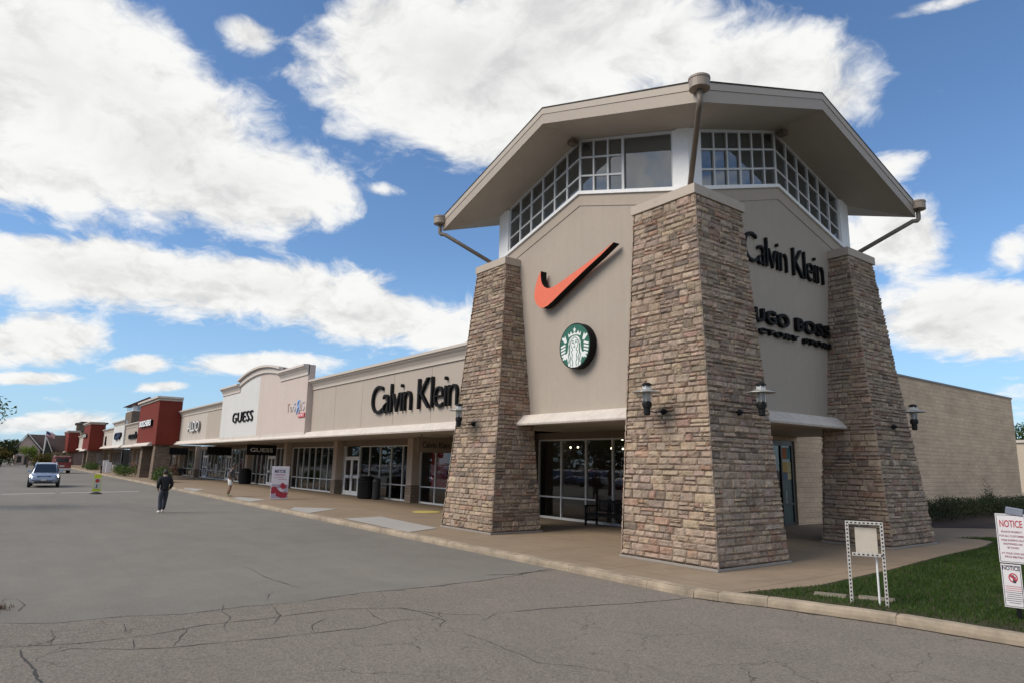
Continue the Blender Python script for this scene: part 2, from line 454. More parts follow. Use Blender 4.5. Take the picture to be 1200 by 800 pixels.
M_STONE = ledge_stone()
M_MORTAR = plain('stone_mortar', (.22, .185, .15), 0.95, scale=20, bump=.4)
M_STUC = stucco('tower_stucco', (.385, .335, .285))
M_STUC_TRIM = stucco('tower_stucco_band', (.40, .345, .29))
M_LEDGE = stucco('pale_ledge_stucco', (.56, .51, .46), 0.2)
M_FASCIA = plain('roof_fascia_paint', (.36, .305, .25), 0.55, vary=.05)
M_FASCIA2 = plain('roof_crown_paint', (.40, .345, .285), 0.55, vary=.05)
M_SOFFIT = plain('soffit_paint', (.42, .38, .33), 0.7, vary=.06, scale=2)
M_SHINGLE = block_wall('dark_shingles', (.05, .045, .04), (.075, .065, .055), (.02, .02, .02), .3, .14, .01)
M_CAP = concrete('cast_stone_cap', (.44, .38, .32), .08)
M_PLINTH = concrete('concrete_plinth', (.26, .235, .21), .08)
M_WHITE = plain('white_frame_paint', (.80, .80, .80), 0.45, vary=.04)
M_ALU = plain('pale_aluminium', (.74, .75, .75), 0.4, vary=.04, metal=0.0)
M_GRID_SHADED = plain('shaded_white_grid_paint', (.56, .57, .58), .5, vary=.05)  # white window grid, its shade under the eaves put into the colour
M_DARKFRAME = plain('bronze_frame', (.045, .04, .035), 0.4)
M_GLASS = glass_pane('shop_glass', (.50, .53, .53), 1, 0.0)
M_GLASS_HI = glass_pane('clerestory_glass', (.46, .49, .50), 1, 0.07)
M_BLIND = plain('roller_blind', (.46, .455, .45), 0.8, vary=.05)
M_PIPE = plain('brown_pipe_paint', (.17, .14, .115), 0.5)
M_DRUM = plain('scupper_drum_paint', (.27, .225, .185), 0.5)
M_BLACK = plain('black_metal', (.010, .010, .011), 0.5, spec=.2)
M_BLACKSIGN = plain('black_sign_letters', (.010, .0095, .0095), 0.65, vary=.2, spec=.15)
M_CMU = block_wall('split_face_block', (.62, .47, .325), (.70, .53, .375), (.51, .39, .27), .4, .2, .012)
M_CMU_DOOR = M_CMU
M_ROAD = asphalt('old_asphalt', (.183, .171, .149), .8, .20, .20)
M_ROAD2 = asphalt('coarse_asphalt', (.190, .168, .142), 1.3, .15, .42, .6)
M_CRACK = plain('crack_tar', (.042, .039, .035), 0.9)
M_WALK = concrete('tan_sidewalk', (.255, .195, .135), .16, joints=3.0)
M_KERB = concrete('worn_kerb', (.315, .26, .195), .45)
M_NEWCONC = concrete('new_concrete', (.36, .345, .32), .1)
M_SOIL = concrete('lawn_soil', (.050, .045, .022), .35)
M_MULCH = concrete('mulch', (.05, .034, .026), .3)
M_GRASS = leafy('lawn_blades', [(.026, .062, .010), (.042, .088, .014), (.065, .10, .022), (.035, .075, .012)], .3)
M_HEDGE = leafy('hedge_leaves', [(.012, .02, .006), (.022, .034, .010), (.035, .05, .015)], .2)
M_LEAF = leafy('tree_leaves', [(.03, .06, .012), (.05, .085, .02), (.08, .11, .028)], .35)
M_LEAF_Y = leafy('yellow_green_leaves', [(.07, .12, .012), (.12, .18, .02), (.17, .21, .03)], .4)
M_LEAF_D = leafy('dark_leaves', [(.012, .026, .01), (.024, .042, .014), (.045, .055, .018)], .2)
M_LEAF_A = leafy('autumn_leaves', [(.06, .06, .014), (.10, .08, .02), (.13, .09, .025), (.05, .065, .015)], .3)
M_BARK = plain('bark', (.09, .07, .05), 0.9, vary=.25, scale=14, bump=.6)
# ------------------------------------------------------------------ lettering
def letters(name, text, face, side, origin, xdir, width, height, depth, bold=0.0, up=(0, 0, 1), parent=None, spacing=1.0, shear=0.0):
    cu = bpy.data.curves.new(name, 'FONT'); cu.body = text; cu.offset = bold; cu.extrude = 0.1; cu.resolution_u = 4
    cu.space_character = spacing; cu.shear = shear; cu.align_x = 'CENTER'
    tmp = bpy.data.objects.new(name, cu); link(tmp)
    bpy.context.view_layer.update()
    me = bpy.data.meshes.new_from_object(tmp.evaluated_get(bpy.context.evaluated_depsgraph_get()))
    bpy.data.objects.remove(tmp, do_unlink=True)
    xs = [v.co.x for v in me.vertices]; ys = [v.co.y for v in me.vertices]
    x0, x1, y0, y1 = min(xs), max(xs), min(ys), max(ys)
    X, U = Vector(xdir).normalized(), Vector(up).normalized(); Nn = X.cross(U)
    root = parent
    while root is not None and root.parent is not None: root = root.parent
    off = ORIGIN.get(root, Vector((0, 0, 0))); O = Vector(origin) - off
    me.update()
    idx = [0 if abs(p.normal.z) > 0.5 else 1 for p in me.polygons]
    for v in me.vertices:
        a, b, c = v.co
        v.co = O + X * ((a - x0) / (x1 - x0) * width) + U * ((b - y0) / (y1 - y0) * height) + Nn * ((c + 0.1) / 0.2 * depth)
    me.materials.clear(); me.materials.append(face); me.materials.append(side)
    me.polygons.foreach_set('material_index', idx)
    me.name = name
    o = bpy.data.objects.new(name, me); link(o)
    if parent is not None: o.parent = parent
    return o


# ------------------------------------------------------------------ ground
GZ = 0.15


def loft_rows(mb, rings):
    n = len(rings[0]); fs = []
    for i in range(len(rings) - 1):
        for k in range(n): fs.append((i * n + k, i * n + (k + 1) % n, (i + 1) * n + (k + 1) % n, (i + 1) * n + k))
    fs += [tuple(range(n))[::-1], tuple((len(rings) - 1) * n + k for k in range(n))]
    return mb.add([p for r in rings for p in r], fs)


def ground():
    mb = MB(); S = 900
    # one sheet, finer near the viewer
    xs = [-S, -300, -200, -120, -60, -30, 0, 30, 120, 400, S]; ys = [-S, -300, -100, -40, -15, 0, 20, 60, 150, 400, S]
    vs = [(x, y, 0) for y in ys for x in xs]; n = len(xs)
    mb.add(vs, [(j * n + i, j * n + i + 1, (j + 1) * n + i + 1, (j + 1) * n + i) for j in range(len(ys) - 1) for i in range(n - 1)])
    tag(mb.build('road', M_ROAD, recalc=False), kind='structure')
    # the coarser, older paving on this side of the long seam
    seam = [(0, 729), (60, 729.5), (100, 726), (150, 721), (210, 719), (280, 710), (355, 704), (425, 694), (480, 689), (562, 680), (600, 674), (640, 667)]
    pts = [at(u, v, 'z', 0.004) for u, v in seam]
    pts += [Vector(p) for p in ((-3.1, -2.06, .004), (.98, -2.06, .004), (1.42, -1.93, .004), (2.2, -1.63, .004), (4.05, -1.12, .004), (5.7, -.94, .004), (9, 0, .004), (16, 3.4, .004), (16, -26, .004), (-24, -26, .004))]
    pts.append(at(-160, 733, 'z', 0.004))
    mb = MB(); mb.sheet(pts); tag(mb.build('road_patch', M_ROAD2), kind='structure')
    # cracks traced along the paving, widening and thinning
    C = [([(0, 729), (30, 729.5), (60, 729), (100, 726), (150, 721), (210, 719), (280, 710), (320, 707), (355, 704)], .030),
         ([(355, 704), (425, 694), (480, 689), (562, 680), (600, 674), (648, 665)], .045),
         ([(0, 757.5), (50, 755), (100, 752.5), (175, 742.5), (235, 732.5), (320, 722.5), (400, 712.5), (465, 711.5), (525, 719), (570, 720)], .030),
         ([(50, 767.5), (85, 759), (150, 760), (205, 757.5), (280, 750), (370, 741), (425, 735), (470, 726), (505, 725)], .024),
         ([(145, 742), (146, 736), (144, 730)], .025), ([(160, 760), (160, 748)], .025),
         ([(202, 757), (212, 744), (222, 735), (200, 740)], .03), ([(262, 737), (270, 722), (260, 716), (264, 706)], .025),
         ([(320, 732), (330, 720), (321, 710)], .025), ([(370, 740), (367, 732), (385, 722)], .025),
         ([(284, 663), (300, 669), (308, 674), (320, 678), (338, 684), (352, 688)], .022), ([(312, 703), (316, 696), (321, 692)], .022),
         ([(25, 760), (33, 775), (50, 800), (60, 816)], .06),
         ([(110, 632), (128, 652), (150, 670), (172, 688)], .005),
         ([(600, 716), (660, 711), (705, 708), (750, 705), (815, 699)], .045),
         ([(570, 673), (600, 672), (630, 669), (655, 666)], .055),
         ([(540, 741), (575, 752), (600, 762), (630, 775), (680, 780), (730, 790)], .016),
         ([(460, 709), (490, 716), (520, 727), (512, 735)], .022), ([(565, 726), (580, 718), (600, 716)], .02),
         ([(60, 755), (64, 745), (60, 738)], .025), ([(455, 729), (440, 721), (432, 713)], .02),
         ([(0, 745), (40, 741), (90, 737), (130, 731)], .012), ([(0, 621), (70, 619), (200, 612), (300, 606)], .012), ([(0, 706), (8, 700), (22, 702), (30, 708), (20, 716)], .016), ([(20, 640), (34, 634), (48, 641), (50, 652)], .006)]
    mb = MB(); rg = random.Random(3)
    for pl, w in C:
        P = [at(u, v, 'z', 0.008) for u, v in pl]; Q = []
        for a, b in zip(P[:-1], P[1:]):
            k = max(2, int((b - a).length / 0.07)); d = b - a
            for i in range(k): Q.append(a + d * (i / k))
        Q.append(P[-1]); L, R = [], []
        wob = rg.random() * 99
        for i, q in enumerate(Q):
            d = (Q[min(i + 1, len(Q) - 1)] - Q[max(i - 1, 0)]); d.z = 0; d.normalize(); nn = Vector((-d.y, d.x, 0))
            j = mnoise.noise(Vector((i * .11, wob, 0))) * .05 + mnoise.noise(Vector((i * .6, wob, 3))) * .03
            ww = .52 * w * (0.22 + 0.8 * abs(mnoise.noise(Vector((i * .21, wob, 7)))) + .12 * rg.random()) * min(1, .25 + .2 * min(i, len(Q) - 1 - i))
            L.append(q + nn * (j + ww)); R.append(q + nn * (j - ww))
        n = len(L); mb.add(L + R, [(i, i + 1, n + i + 1, n + i) for i in range(n - 1)])
    tag(mb.build('road_crack', M_CRACK, recalc=False), kind='structure')
    # crosswalk bar across the drive
    m = concrete('worn_white_paint', (.46, .45, .43), .12)
    mb = MB(); a, b = at(0, 578.5, 'z', .006), at(163, 575, 'z', .006)
    a = a + (a - b) * 1.0
    for s0, s1 in ((0, .31), (.318, .5), (.505, .68), (.70, 1)):
        p, q = a.lerp(b, s0), a.lerp(b, s1); mb.sheet([p + Vector((-.22, 0, 0)), p + Vector((.22, 0, 0)), q + Vector((.22, 0, 0)), q + Vector((-.22, 0, 0))])
    tag(mb.build('road_marking', m), kind='structure')

    # sidewalk slab
    out = [(-190, -2.05), (1.0, -2.05), (1.42, -1.93), (1.64, -1.55), (2.0, .4), (1.75, 4.0), (1.32, 7.94), (1.05, 11.6), (.66, 13.55), (.2, 13.95), (-.66, 13.72), (-.2, 14.7), (.69, 16.43), (2.4, 19.4), (6, 25.5), (5, 27), (1.2, 23.9), (-.67, 20.73), (-2.0, 18.5), (-2.7, 17.45), (-5.9, 17.45), (-5.9, 6.2), (-190, 6.2)]
    mb = MB(); mb.prism([(x, y, 0.0) for x, y in out], (0, 0, GZ)); tag(mb.build('sidewalk', M_WALK), kind='structure')
    # kerb stones: blocks with open joints
    mb = MB(); rg = random.Random(5)
    line = [Vector(p) for p in ((-190, -2.06, 0), (1.0, -2.06, 0), (1.43, -1.95, 0), (2.2, -1.64, 0), (4.05, -1.13, 0), (5.7, -.95, 0), (9, -.05, 0), (13, 1.5, 0), (22, 5.5, 0))]
    for a, b in zip(line[:-1], line[1:]):
        L = (b - a).length; d = (b - a).normalized(); nn = Vector((-d.y, d.x, 0)); t = 0.0
        near = a.x > -12
        if a.x < -100: cuts = [0, L - 26, L]
        else: cuts = [0, L]
        while t < L - 1e-6:
            st = min(L, t + rg.uniform(2.2, 3.4)); st = L if L - st < .6 else st
            n = 2 if (a + d * t).x < -26 else max(2, int((st - t) / .11)); rows = []
            for i in range(n + 1):
                q = a + d * (t + .004 + (st - t - .008) * i / n); w = mnoise.noise(q * 1.9) * .014 + mnoise.noise(q * 6.5) * .009; ch = abs(mnoise.noise(q * 3.3 + Vector((7, 0, 0)))) * .022
                e = .012 if i in (0, n) else 0
                h = GZ + .008 + mnoise.noise(q * 2.7) * .007
                rows.append([q - nn * (.035 - w) + Vector((0, 0, -.05)), q - nn * (.03 - w - e) + Vector((0, 0, .07 + w)), q - nn * (.012 - w - e) + Vector((0, 0, h - .026 - ch)), q + nn * (.022 + w + ch) + Vector((0, 0, h - .004 - e * .5)), q + nn * .16 + Vector((0, 0, h - e * .5)), q + nn * .16 + Vector((0, 0, -.05))])
            loft_rows(mb, rows)
            t = st
    tag(mb.build('kerb', M_KERB), kind='structure')
    # gutter dirt line along the kerb
    mb = MB()
    pts = line[1:7]; L, R = [], []
    for a, b in zip(line[1:6], line[2:7]):
        k = 24
        for i in range(k):
            q = a.lerp(b, i / k); d = (b - a).normalized(); nn = Vector((-d.y, d.x, 0))
            L.append(q + nn * .0 + Vector((0, 0, .010))); R.append(q - nn * (.05 + .10 * abs(mnoise.noise(q * 2.3)) + .03 * rg.random()) + Vector((0, 0, .010)))
    n = len(L); mb.add(L + R, [(i, i + 1, n + i + 1, n + i) for i in range(n - 1)]); tag(mb.build('road_dirt', M_MULCH, recalc=False), kind='structure')
    # newer pale ramps let into the walk
    mb = MB()
    for poly in ([(403, 607), (446, 604.5), (513, 618), (475, 623)], [(330, 596.5), (345, 593.5), (395, 595.5), (362, 600.5)], [(266, 583.3), (280, 581.6), (312, 584.6), (287, 587.3)], [(205, 572.6), (215, 570.8), (240, 572.4), (222, 575)]):
        mb.sheet([Vector((p.x, max(p.y, -1.93), p.z)) for p in (at(u, v, 'z', GZ + .012) for u, v in poly)])
    tag(mb.build('sidewalk_ramp', M_NEWCONC), kind='structure')
    # low yellow disc on the walk
    mb = MB(); mb.lathe((-17.3, 2.95, GZ + .004), [(.62, 0), (.62, .012), (.6, .018)], 28)
    tag(mb.build('floor_disc', plain('worn_yellow_paint', (.50, .42, .12), .7, vary=.15)), 'flat worn yellow disc on the tan sidewalk beside the stone pier', 'floor marker')
    # lawn, soil and bed
    lawn = [(1.62, -1.62), (2.25, -1.46), (4.1, -.95), (5.75, -.76), (9, .15), (13, 1.7), (22, 5.7), (26, 30), (6.02, 25.5), (2.42, 19.4), (.71, 16.43), (-.18, 14.7), (-.63, 13.73), (.22, 13.96), (.68, 13.56), (1.07, 11.6), (1.34, 7.94), (1.77, 4.0), (2.02, .4)]
    mb = MB(); mb.prism([(x, y, 0.02) for x, y in lawn], (0, 0, .118)); tag(mb.build('lawn_soil', M_SOIL), kind='structure')
    from mathutils.geometry import intersect_point_line
    import numpy as np
    rg = random.Random(11); mb = MB(); LV = [Vector((x, y, 0)) for x, y in lawn]
    def inside(x, y):
        c = False; j = len(lawn) - 1
        for i in range(len(lawn)):
            xi, yi = lawn[i]; xj, yj = lawn[j]
            if (yi > y) != (yj > y) and x < (xj - xi) * (y - yi) / (yj - yi) + xi: c = not c
            j = i
        return c
    def edge(x, y):
        p = Vector((x, y, 0)); best = 9
        for a, b in zip(LV, LV[1:] + LV[:1]):
            q, t = intersect_point_line(p, a, b); t = min(1, max(0, t)); best = min(best, (a.lerp(b, t) - p).length)
        return best
    V, F, n = [], [], 0
    tries = 0
    while n < 105000 and tries < 700000:
        tries += 1
        x = rg.uniform(-.7, 9.5); y = rg.uniform(-1.6, 26)
        # fewer far away
        if rg.random() > 1.15 / (1 + max(0, y) * .09): continue
        if not inside(x, y): continue
        e = edge(x, y) if y < 20 else 1
        thin = mnoise.noise(Vector((x * .8, y * .8, 2))) * .5 + .5
        if e < .03 + .10 * thin or (abs(x - 2.95) < .6 and abs(y + .22 - (x - 2.95) * .46) < .22): continue
        kerbside = (y + 1.75) - .28 * (x - 1.6)
        if kerbside < .75 and rg.random() < (.85 - kerbside * 1.1): continue
        h = rg.uniform(.03, .07) * (1.15 + .6 * (thin - .5)); w = rg.uniform(.004, .008) * (1 + .05 * max(0, y)); a = rg.uniform(0, 6.283); b = rg.uniform(0, 6.283)
        ln = rg.uniform(.1, .8) * h
        dx, dy = math.cos(a) * w, math.sin(a) * w; bx, by = math.cos(b) * ln, math.sin(b) * ln; z = .136
        V += [(x - dx, y - dy, z), (x + dx, y + dy, z), (x + dx * .7 + bx * .4, y + dy * .7 + by * .4, z + h * .6), (x + bx, y + by, z + h), (x - dx * .7 + bx * .4, y - dy * .7 + by * .4, z + h * .6)]
        F.append((5 * n, 5 * n + 1, 5 * n + 2, 5 * n + 3, 5 * n + 4)); n += 1
    mb.v, mb.f = V, F
    tag(mb.build('lawn_grass', M_GRASS, recalc=False), kind='stuff')
    mb = MB(); mb.prism([(-5.85, 17.47, .02), (-2.72, 17.47, .02), (-2.0, 18.55, .02), (-.69, 20.76, .02), (1.18, 23.95, .02), (1.18, 41, .02), (-5.85, 41, .02)], (0, 0, .15)); tag(mb.build('planting_bed_ground', M_MULCH), kind='structure')
    # small slab and broken edging under the bare sign frame
    mb = MB(); ax, ay = Vector((.9, .42, 0)).normalized(), Vector((-.42, .9, 0)).normalized()
    for c, hx, hy in (((2.62, -.36, .135), .26, .17), ((3.24, .02, .136), .28, .16)): mb.obox(c, ax, ay, (0, 0, 1), hx, hy, .022)
    tag(mb.build('sign_frame_footing', concrete('mossy_slab', (.20, .175, .13), .3), bevel=.012), kind='structure')


ground()


# ------------------------------------------------------------------ corner tower
T_L, T_A, T_B, T_T, T_HT, T_Q, T_W, T_O, T_ZL, T_ZP, T_FH = 8.236, 2.699, 2.843, 1.225, 9.305, 1.779, 8.894, 1.576, 11.594, 13.036, 0.526
XM = -(T_Q + T_W / 2); YM = -XM
SLOPE = (T_ZP - T_ZL) / (T_W / 2)
STONES = [(0.327, 0.254, 0.193), (0.313, 0.246, 0.188), (0.298, 0.235, 0.184), (0.312, 0.237, 0.182), (0.341, 0.267, 0.203), (0.284, 0.224, 0.176), (0.309, 0.248, 0.195), (0.301, 0.226, 0.175), (0.272, 0.215, 0.172), (0.331, 0.26, 0.198), (0.324, 0.254, 0.197), (0.194, 0.155, 0.126), (0.287, 0.192, 0.146)]


def ledgestones(mb, bl, br, tl, tr, el, er, rg):
    bl, br, tl, tr = (Vector(p) for p in (bl, br, tl, tr))
    nrm = (br - bl).cross(tl - bl).normalized()
    H = ((tl - bl).length + (tr - br).length) / 2
    def P(ul, v):   # ul measured in metres from the left edge at height v metres
        t = v / H; a = bl.lerp(tl, t); b = br.lerp(tr, t); return a + (b - a).normalized() * ul
    def width(v): t = v / H; return (br.lerp(tr, t) - bl.lerp(tl, t)).length
    def stone(u0, u1, v0, v1):
        g = .0035
        u0 += g; u1 -= g; v0 += g; v1 -= g
        if u1 - u0 < .03 or v1 - v0 < .025: return
        base = rg.choice(STONES); k = rg.uniform(.86, 1.15); mb.cur = (base[0] * k, base[1] * k * rg.uniform(.97, 1.03), base[2] * k * rg.uniform(.95, 1.05))
        d = rg.uniform(.038, .072); e = min(.032, (v1 - v0) * .25)
        vs = []
        us = [u0, u0 + e, (u0 * .6 + u1 * .4), (u0 * .35 + u1 * .65), u1 - e, u1]; ws = [v0, v0 + e, (v0 + v1) / 2, v1 - e, v1]
        tilt = rg.uniform(-.012, .012); tl2 = rg.uniform(-.01, .01)
        for j, w in enumerate(ws):
            for i, u in enumerate(us):
                border = i in (0, 5) or j in (0, 4)
                dep = (d * .42 + rg.uniform(-.006, .006)) if border else d + rg.uniform(-.009, .009) + tilt * (j - 2) + tl2 * (i - 2.5) * .4
                uu = u + (rg.uniform(-.004, .004)); ww = w + rg.uniform(-.004, .004)
                vs.append(P(uu, ww) + nrm * dep)
        nb = len(vs)
        ring = [i for i in range(6)] + [6 * j + 5 for j in range(1, 5)] + [24 + i for i in range(4, -1, -1)] + [6 * j for j in range(3, 0, -1)]
        fs = [(6 * j + i, 6 * j + i + 1, 6 * j + i + 7, 6 * j + i + 6) for j in range(4) for i in range(5)]
        for q, r in enumerate(ring):
            j, i = divmod(r, 6); vs.append(P(us[i], ws[j]) - nrm * .01)
        m = len(ring)
        fs += [(ring[(q + 1) % m], ring[q], nb + q, nb + (q + 1) % m) for q in range(m)]
        mb.add(vs, fs)
    v = 0.0
    while v < H - .02:
        h = rg.choice((.105, .125, .14, .155, .17, .19, .215)); h = H - v if H - v - h < .07 else h
        W = width(v); u = -el - rg.uniform(0, .0); end = W + er; odd = rg.random() < .5
        while u < end - 1e-6:
            ln = rg.uniform(.20, .47); nx = min(end, u + ln)
            if end - nx < .12: nx = end
            if h > .17 and rg.random() < .4:
                c = v + h * rg.uniform(.42, .58); stone(u, nx, v, c); m = u + (nx - u) * rg.uniform(.35, .65)
                if rg.random() < .5: stone(u, m, c, v + h); stone(m, nx, c, v + h)
                else: stone(u, nx, c, v + h)
            else: stone(u, nx, v, v + h)
            u = nx
        v += h


def pier(root, base, top, faces, seed, back):
    """base / top: four plan corners (front-left, front-right, back-right, back-left); faces: which sides carry stone"""
    z0, z1 = GZ + .07, T_HT
    B = [Vector((x, y, z0)) for x, y in base]; Tp = [Vector((x, y, z1)) for x, y in top]
    mb = MB(); rg = random.Random(seed)
    for i in faces:
        j = (i + 1) % 4
        ledgestones(mb, B[i], B[j], Tp[i], Tp[j], .0, .055 if i == 0 else (.055 if i == 3 else 0), rg)
    p = mb.build('stone_pier', M_STONE, root, recalc=False)
    c = MB(); c.hexa(B + Tp); c.build('mortar_core', M_MORTAR, p)
    c = MB(); cx = sum(x for x, y in base) / 4; cy = sum(y for x, y in base) / 4
    def grow(pts, e, z):
        xs = [x for x, y in pts]; ys = [y for x, y in pts]
        return [Vector((x + (e if x > (min(xs) + max(xs)) / 2 else -e), y + (e if y > (min(ys) + max(ys)) / 2 else -e), z)) for x, y in pts]
    c.hexa(grow(base, .075, GZ) + grow(base, .07, z0 - .01)); c.build('plinth', M_PLINTH, p, bevel=.01)
    c = MB(); c.hexa(grow(top, .09, z1 + .002) + grow(top, .09, z1 + .27)); 
    g1 = grow(top, .09, z1 + .271); g2 = grow(top, -.25, z1 + .36); c.hexa(g1 + g2)
    c.build('stone_cap', M_CAP, p, bevel=.012)
    return p


def tower():
    root = empty('corner_tower', (XM, YM, 0), 'tall corner tower with tapered stone piers, beige stucco panels and a flaring gabled roof', 'tower')
    BK = 1.95
    # front, left and right piers
    pier(root, [(-T_A, 0), (0, 0), (0, T_A), (-T_A, T_A)], [(-T_T - 2.042, T_T), (-T_T, T_T), (-T_T, T_T + 2.042), (-T_T - 2.042, T_T + 2.042)], (0, 1, 3), 1, None)
    pier(root, [(-T_L - T_B, 0), (-T_L, 0), (-T_L, BK), (-T_L - T_B, BK)], [(-T_L - T_T - 1.709, T_T), (-T_L - T_T, T_T), (-T_L - T_T, BK + .05), (-T_L - T_T - 1.709, BK + .05)], (0, 1, 3), 2, None)
    R0 = 7.99
    pier(root, [(-BK, R0), (0, R0), (0, R0 + T_B), (-BK, R0 + T_B)], [(-BK - .05, R0 + T_T), (-T_T, R0 + T_T), (-T_T, R0 + T_T + 1.709), (-BK - .05, R0 + T_T + 1.709)], (0, 1, 3), 3, None)

    s2, zs = .295, 11.08          # sill line slope and peak height
    q, W = T_Q, T_W
    def side(f, name_label):
        """f maps (along, out, z) with along measured from the front corner to a world point"""
        def panel_z(a): return zs - s2 * abs(a - W / 2)
        # stucco panel
        a0, a1 = .02, W - .02
        mb = MB(); mb.prism([f(a0, -.06, 3.66), f(a1, -.06, 3.66), f(a1, -.06, panel_z(a1)), f(W / 2, -.06, zs), f(a0, -.06, panel_z(a0))], f(0, -.36, 0) - f(0, -.06, 0))
        pn = mb.build('stucco_panel', M_STUC, root)
        # plain raised band that follows the gable under the glass
        mb = MB()
        for u0, u1 in ((a0, W / 2), (W / 2, a1)):
            P = [f(u0, -.06, panel_z(u0) - .40), f(u1, -.06, panel_z(u1) - .40), f(u1, -.06, panel_z(u1) - .002), f(u0, -.06, panel_z(u0) - .002)]
            mb.prism(P, f(0, -.036, 0) - f(0, -.06, 0))
        mb.build('panel_band', M_STUC_TRIM, pn)
        # sloped ledge over the opening
        prof = [(-.10, 3.60), (.62, 3.565), (.64, 3.63), (.30, 3.93), (-.10, 3.95)]
        lo, hi = 1.75, 6.98
        mb = MB(); P0 = [f(lo, a - .06 + .0, z) for a, z in prof]; mb.prism(P0, f(hi, 0, 0) - f(lo, 0, 0))
        mb.build('ledge', M_LEDGE, root, bevel=.012)
        # clerestory
        cw = .59; n = 12; step = (W - 2 * cw) / n
        def soff(a): return T_ZP - SLOPE * abs(a - W / 2) - .02
        glass = MB(); a0, a1 = cw, W - cw
        glass.sheet([f(a0, -.10, panel_z(a0)), f(W / 2, -.10, zs), f(a1, -.10, panel_z(a1)), f(a1, -.10, soff(a1)), f(W / 2, -.10, soff(W / 2)), f(a0, -.10, soff(a0))])
        win = glass.build('clerestory_window', M_GLASS_HI, root)
        fr = MB(); b = .035
        def bar(p, q2, wd, d0=-.13, d1=-.05):
            # bar along the wall from p to q2 (along, z), wd half width vertical
            (pa, pz), (qa, qz) = p, q2
            if abs(pa - qa) < 1e-6: fr.hexa([f(pa - wd, d0, pz), f(pa + wd, d0, pz), f(pa + wd, d1, pz), f(pa - wd, d1, pz), f(qa - wd, d0, qz), f(qa + wd, d0, qz), f(qa + wd, d1, qz), f(qa - wd, d1, qz)])
            else: fr.hexa([f(pa, d0, pz - wd), f(qa, d0, qz - wd), f(qa, d1, qz - wd), f(pa, d1, pz - wd), f(pa, d0, pz + wd), f(qa, d0, qz + wd), f(qa, d1, qz + wd), f(pa, d1, pz + wd)])
        big = name_label == 'front'   # the last three columns next to the front corner are one large pane
        for i in range(n + 1):
            a = cw + i * step
            if big and i in (1, 2): continue
            bar((a, panel_z(a)), (a, soff(a)), .036 if i not in (0, 3, 6, 12) else .05)
        for k in (1, 2):
            for u0, u1 in ((a0, W / 2), (W / 2, a1)):
                if big and u0 == a0: u0 = cw + 3 * step
                g = lambda a: panel_z(a) + (soff(a) - panel_z(a)) * k / 3
                bar((u0, g(u0)), (u1, g(u1)), .03, -.128, -.055)
        for u0, u1 in ((a0, W / 2), (W / 2, a1)):
            bar((u0, soff(u0) - .04), (u1, soff(u1) - .04), .045, -.126, -.045)
        fr.build('window_grid', M_GRID_SHADED, win)
        fr = MB()
        for u0, u1 in ((.0, W / 2), (W / 2, W)): bar((u0, panel_z(u0) + .04), (u1, panel_z(u1) + .04), .055, -.16, .03)
        fr.build('window_sill', M_WHITE, win)
        bl = MB(); bl.sheet([f(a0, -.45, panel_z(a0) - .2), f(W / 2, -.45, zs - .2), f(a1, -.45, panel_z(a1) - .2), f(a1, -.45, soff(a1)), f(W / 2, -.45, soff(W / 2)), f(a0, -.45, soff(a0))])
        bl.build('roller_blind', M_BLIND, win)
        # small floodlight under the ridge
        mb = MB(); c = f(W / 2 + .12, .16, T_ZP - .16)
        mb.obox(c, (1, 0, 0), (0, 1, 0), (0, 0, 1), .13, .13, .07); mb.tube([c + Vector((0, 0, .07)), c + Vector((0, 0, .2))], .03)
        mb.build('floodlight', M_PIPE, root, bevel=.02)
    side(lambda a, o, z: Vector((-q - a, q - o, z)), 'front')
    side(lambda a, o, z: Vector((-q + o, q + a, z)), 'flank')
    # corner posts
    for (cx, cy) in ((-q, q), (-q - W, q), (-q, q + W)):
        sx = -1 if cx > -5 else 1; sy = 1 if cy < 5 else -1
        zt = T_ZL + .12
        mb = MB(); x0, x1 = sorted((cx, cx + sx * .56)); y0, y1 = sorted((cy, cy + sy * .56)); mb.box(x0, x1, y0, y1, 9.35, zt)
        mb.build('corner_post', M_WHITE, root, bevel=.01)
    # walls on the two hidden sides and floor of the lantern room
    mb = MB(); mb.box(-q - W + .05, -q - W + .3, q + .4, q + W - .3, 6.9, T_ZL + .2); mb.box(-q - W + .05, -q - .3, q + W - .3, q + W - .05, 6.9, T_ZL + .2)
    mb.build('rear_wall', M_STUC, root)
    mb = MB(); mb.box(-13.6, -1.88, 1.86, 6.0, 3.62, 3.70); mb.box(-5.9, -1.88, 6.0, 13.6, 3.62, 3.70); mb.build('portico_soffit', M_SOFFIT, root)
    # stone-clad return between shopfront and pier
    mb = MB(); mb.box(-13.75, -13.2, 5.2, 5.86, GZ, 3.6); mb.build('stone_return', M_FARSTONE, root)
    # roof: four crossing gables, low at the corners
    xa, xb, ya, yb = -q - W - T_O, -q + T_O, q - T_O, q + W + T_O
    lowz = T_ZP - SLOPE * (W / 2 + T_O)
    Cn, S_, E_, N_, W_ = (XM, YM), (XM, ya), (xb, YM), (XM, yb), (xa, YM)
    cor = {'SE': (xb, ya), 'NE': (xb, yb), 'NW': (xa, yb), 'SW': (xa, ya)}
    def surf(dz, grow=0.0):
        g = lambda p: (XM + (p[0] - XM) * (1 + grow), YM + (p[1] - YM) * (1 + grow))
        pk = [Vector((*g(p), T_ZP + dz)) for p in (Cn, S_, E_, N_, W_)]; lo = [Vector((*g(cor[k]), lowz + dz)) for k in ('SE', 'NE', 'NW', 'SW')]
        return pk + lo
    tri = [(0, 1, 5), (0, 5, 2), (0, 2, 6), (0, 6, 3), (0, 3, 7), (0, 7, 4), (0, 4, 8), (0, 8, 1)]
    rim = [1, 5, 2, 6, 3, 7, 4, 8]
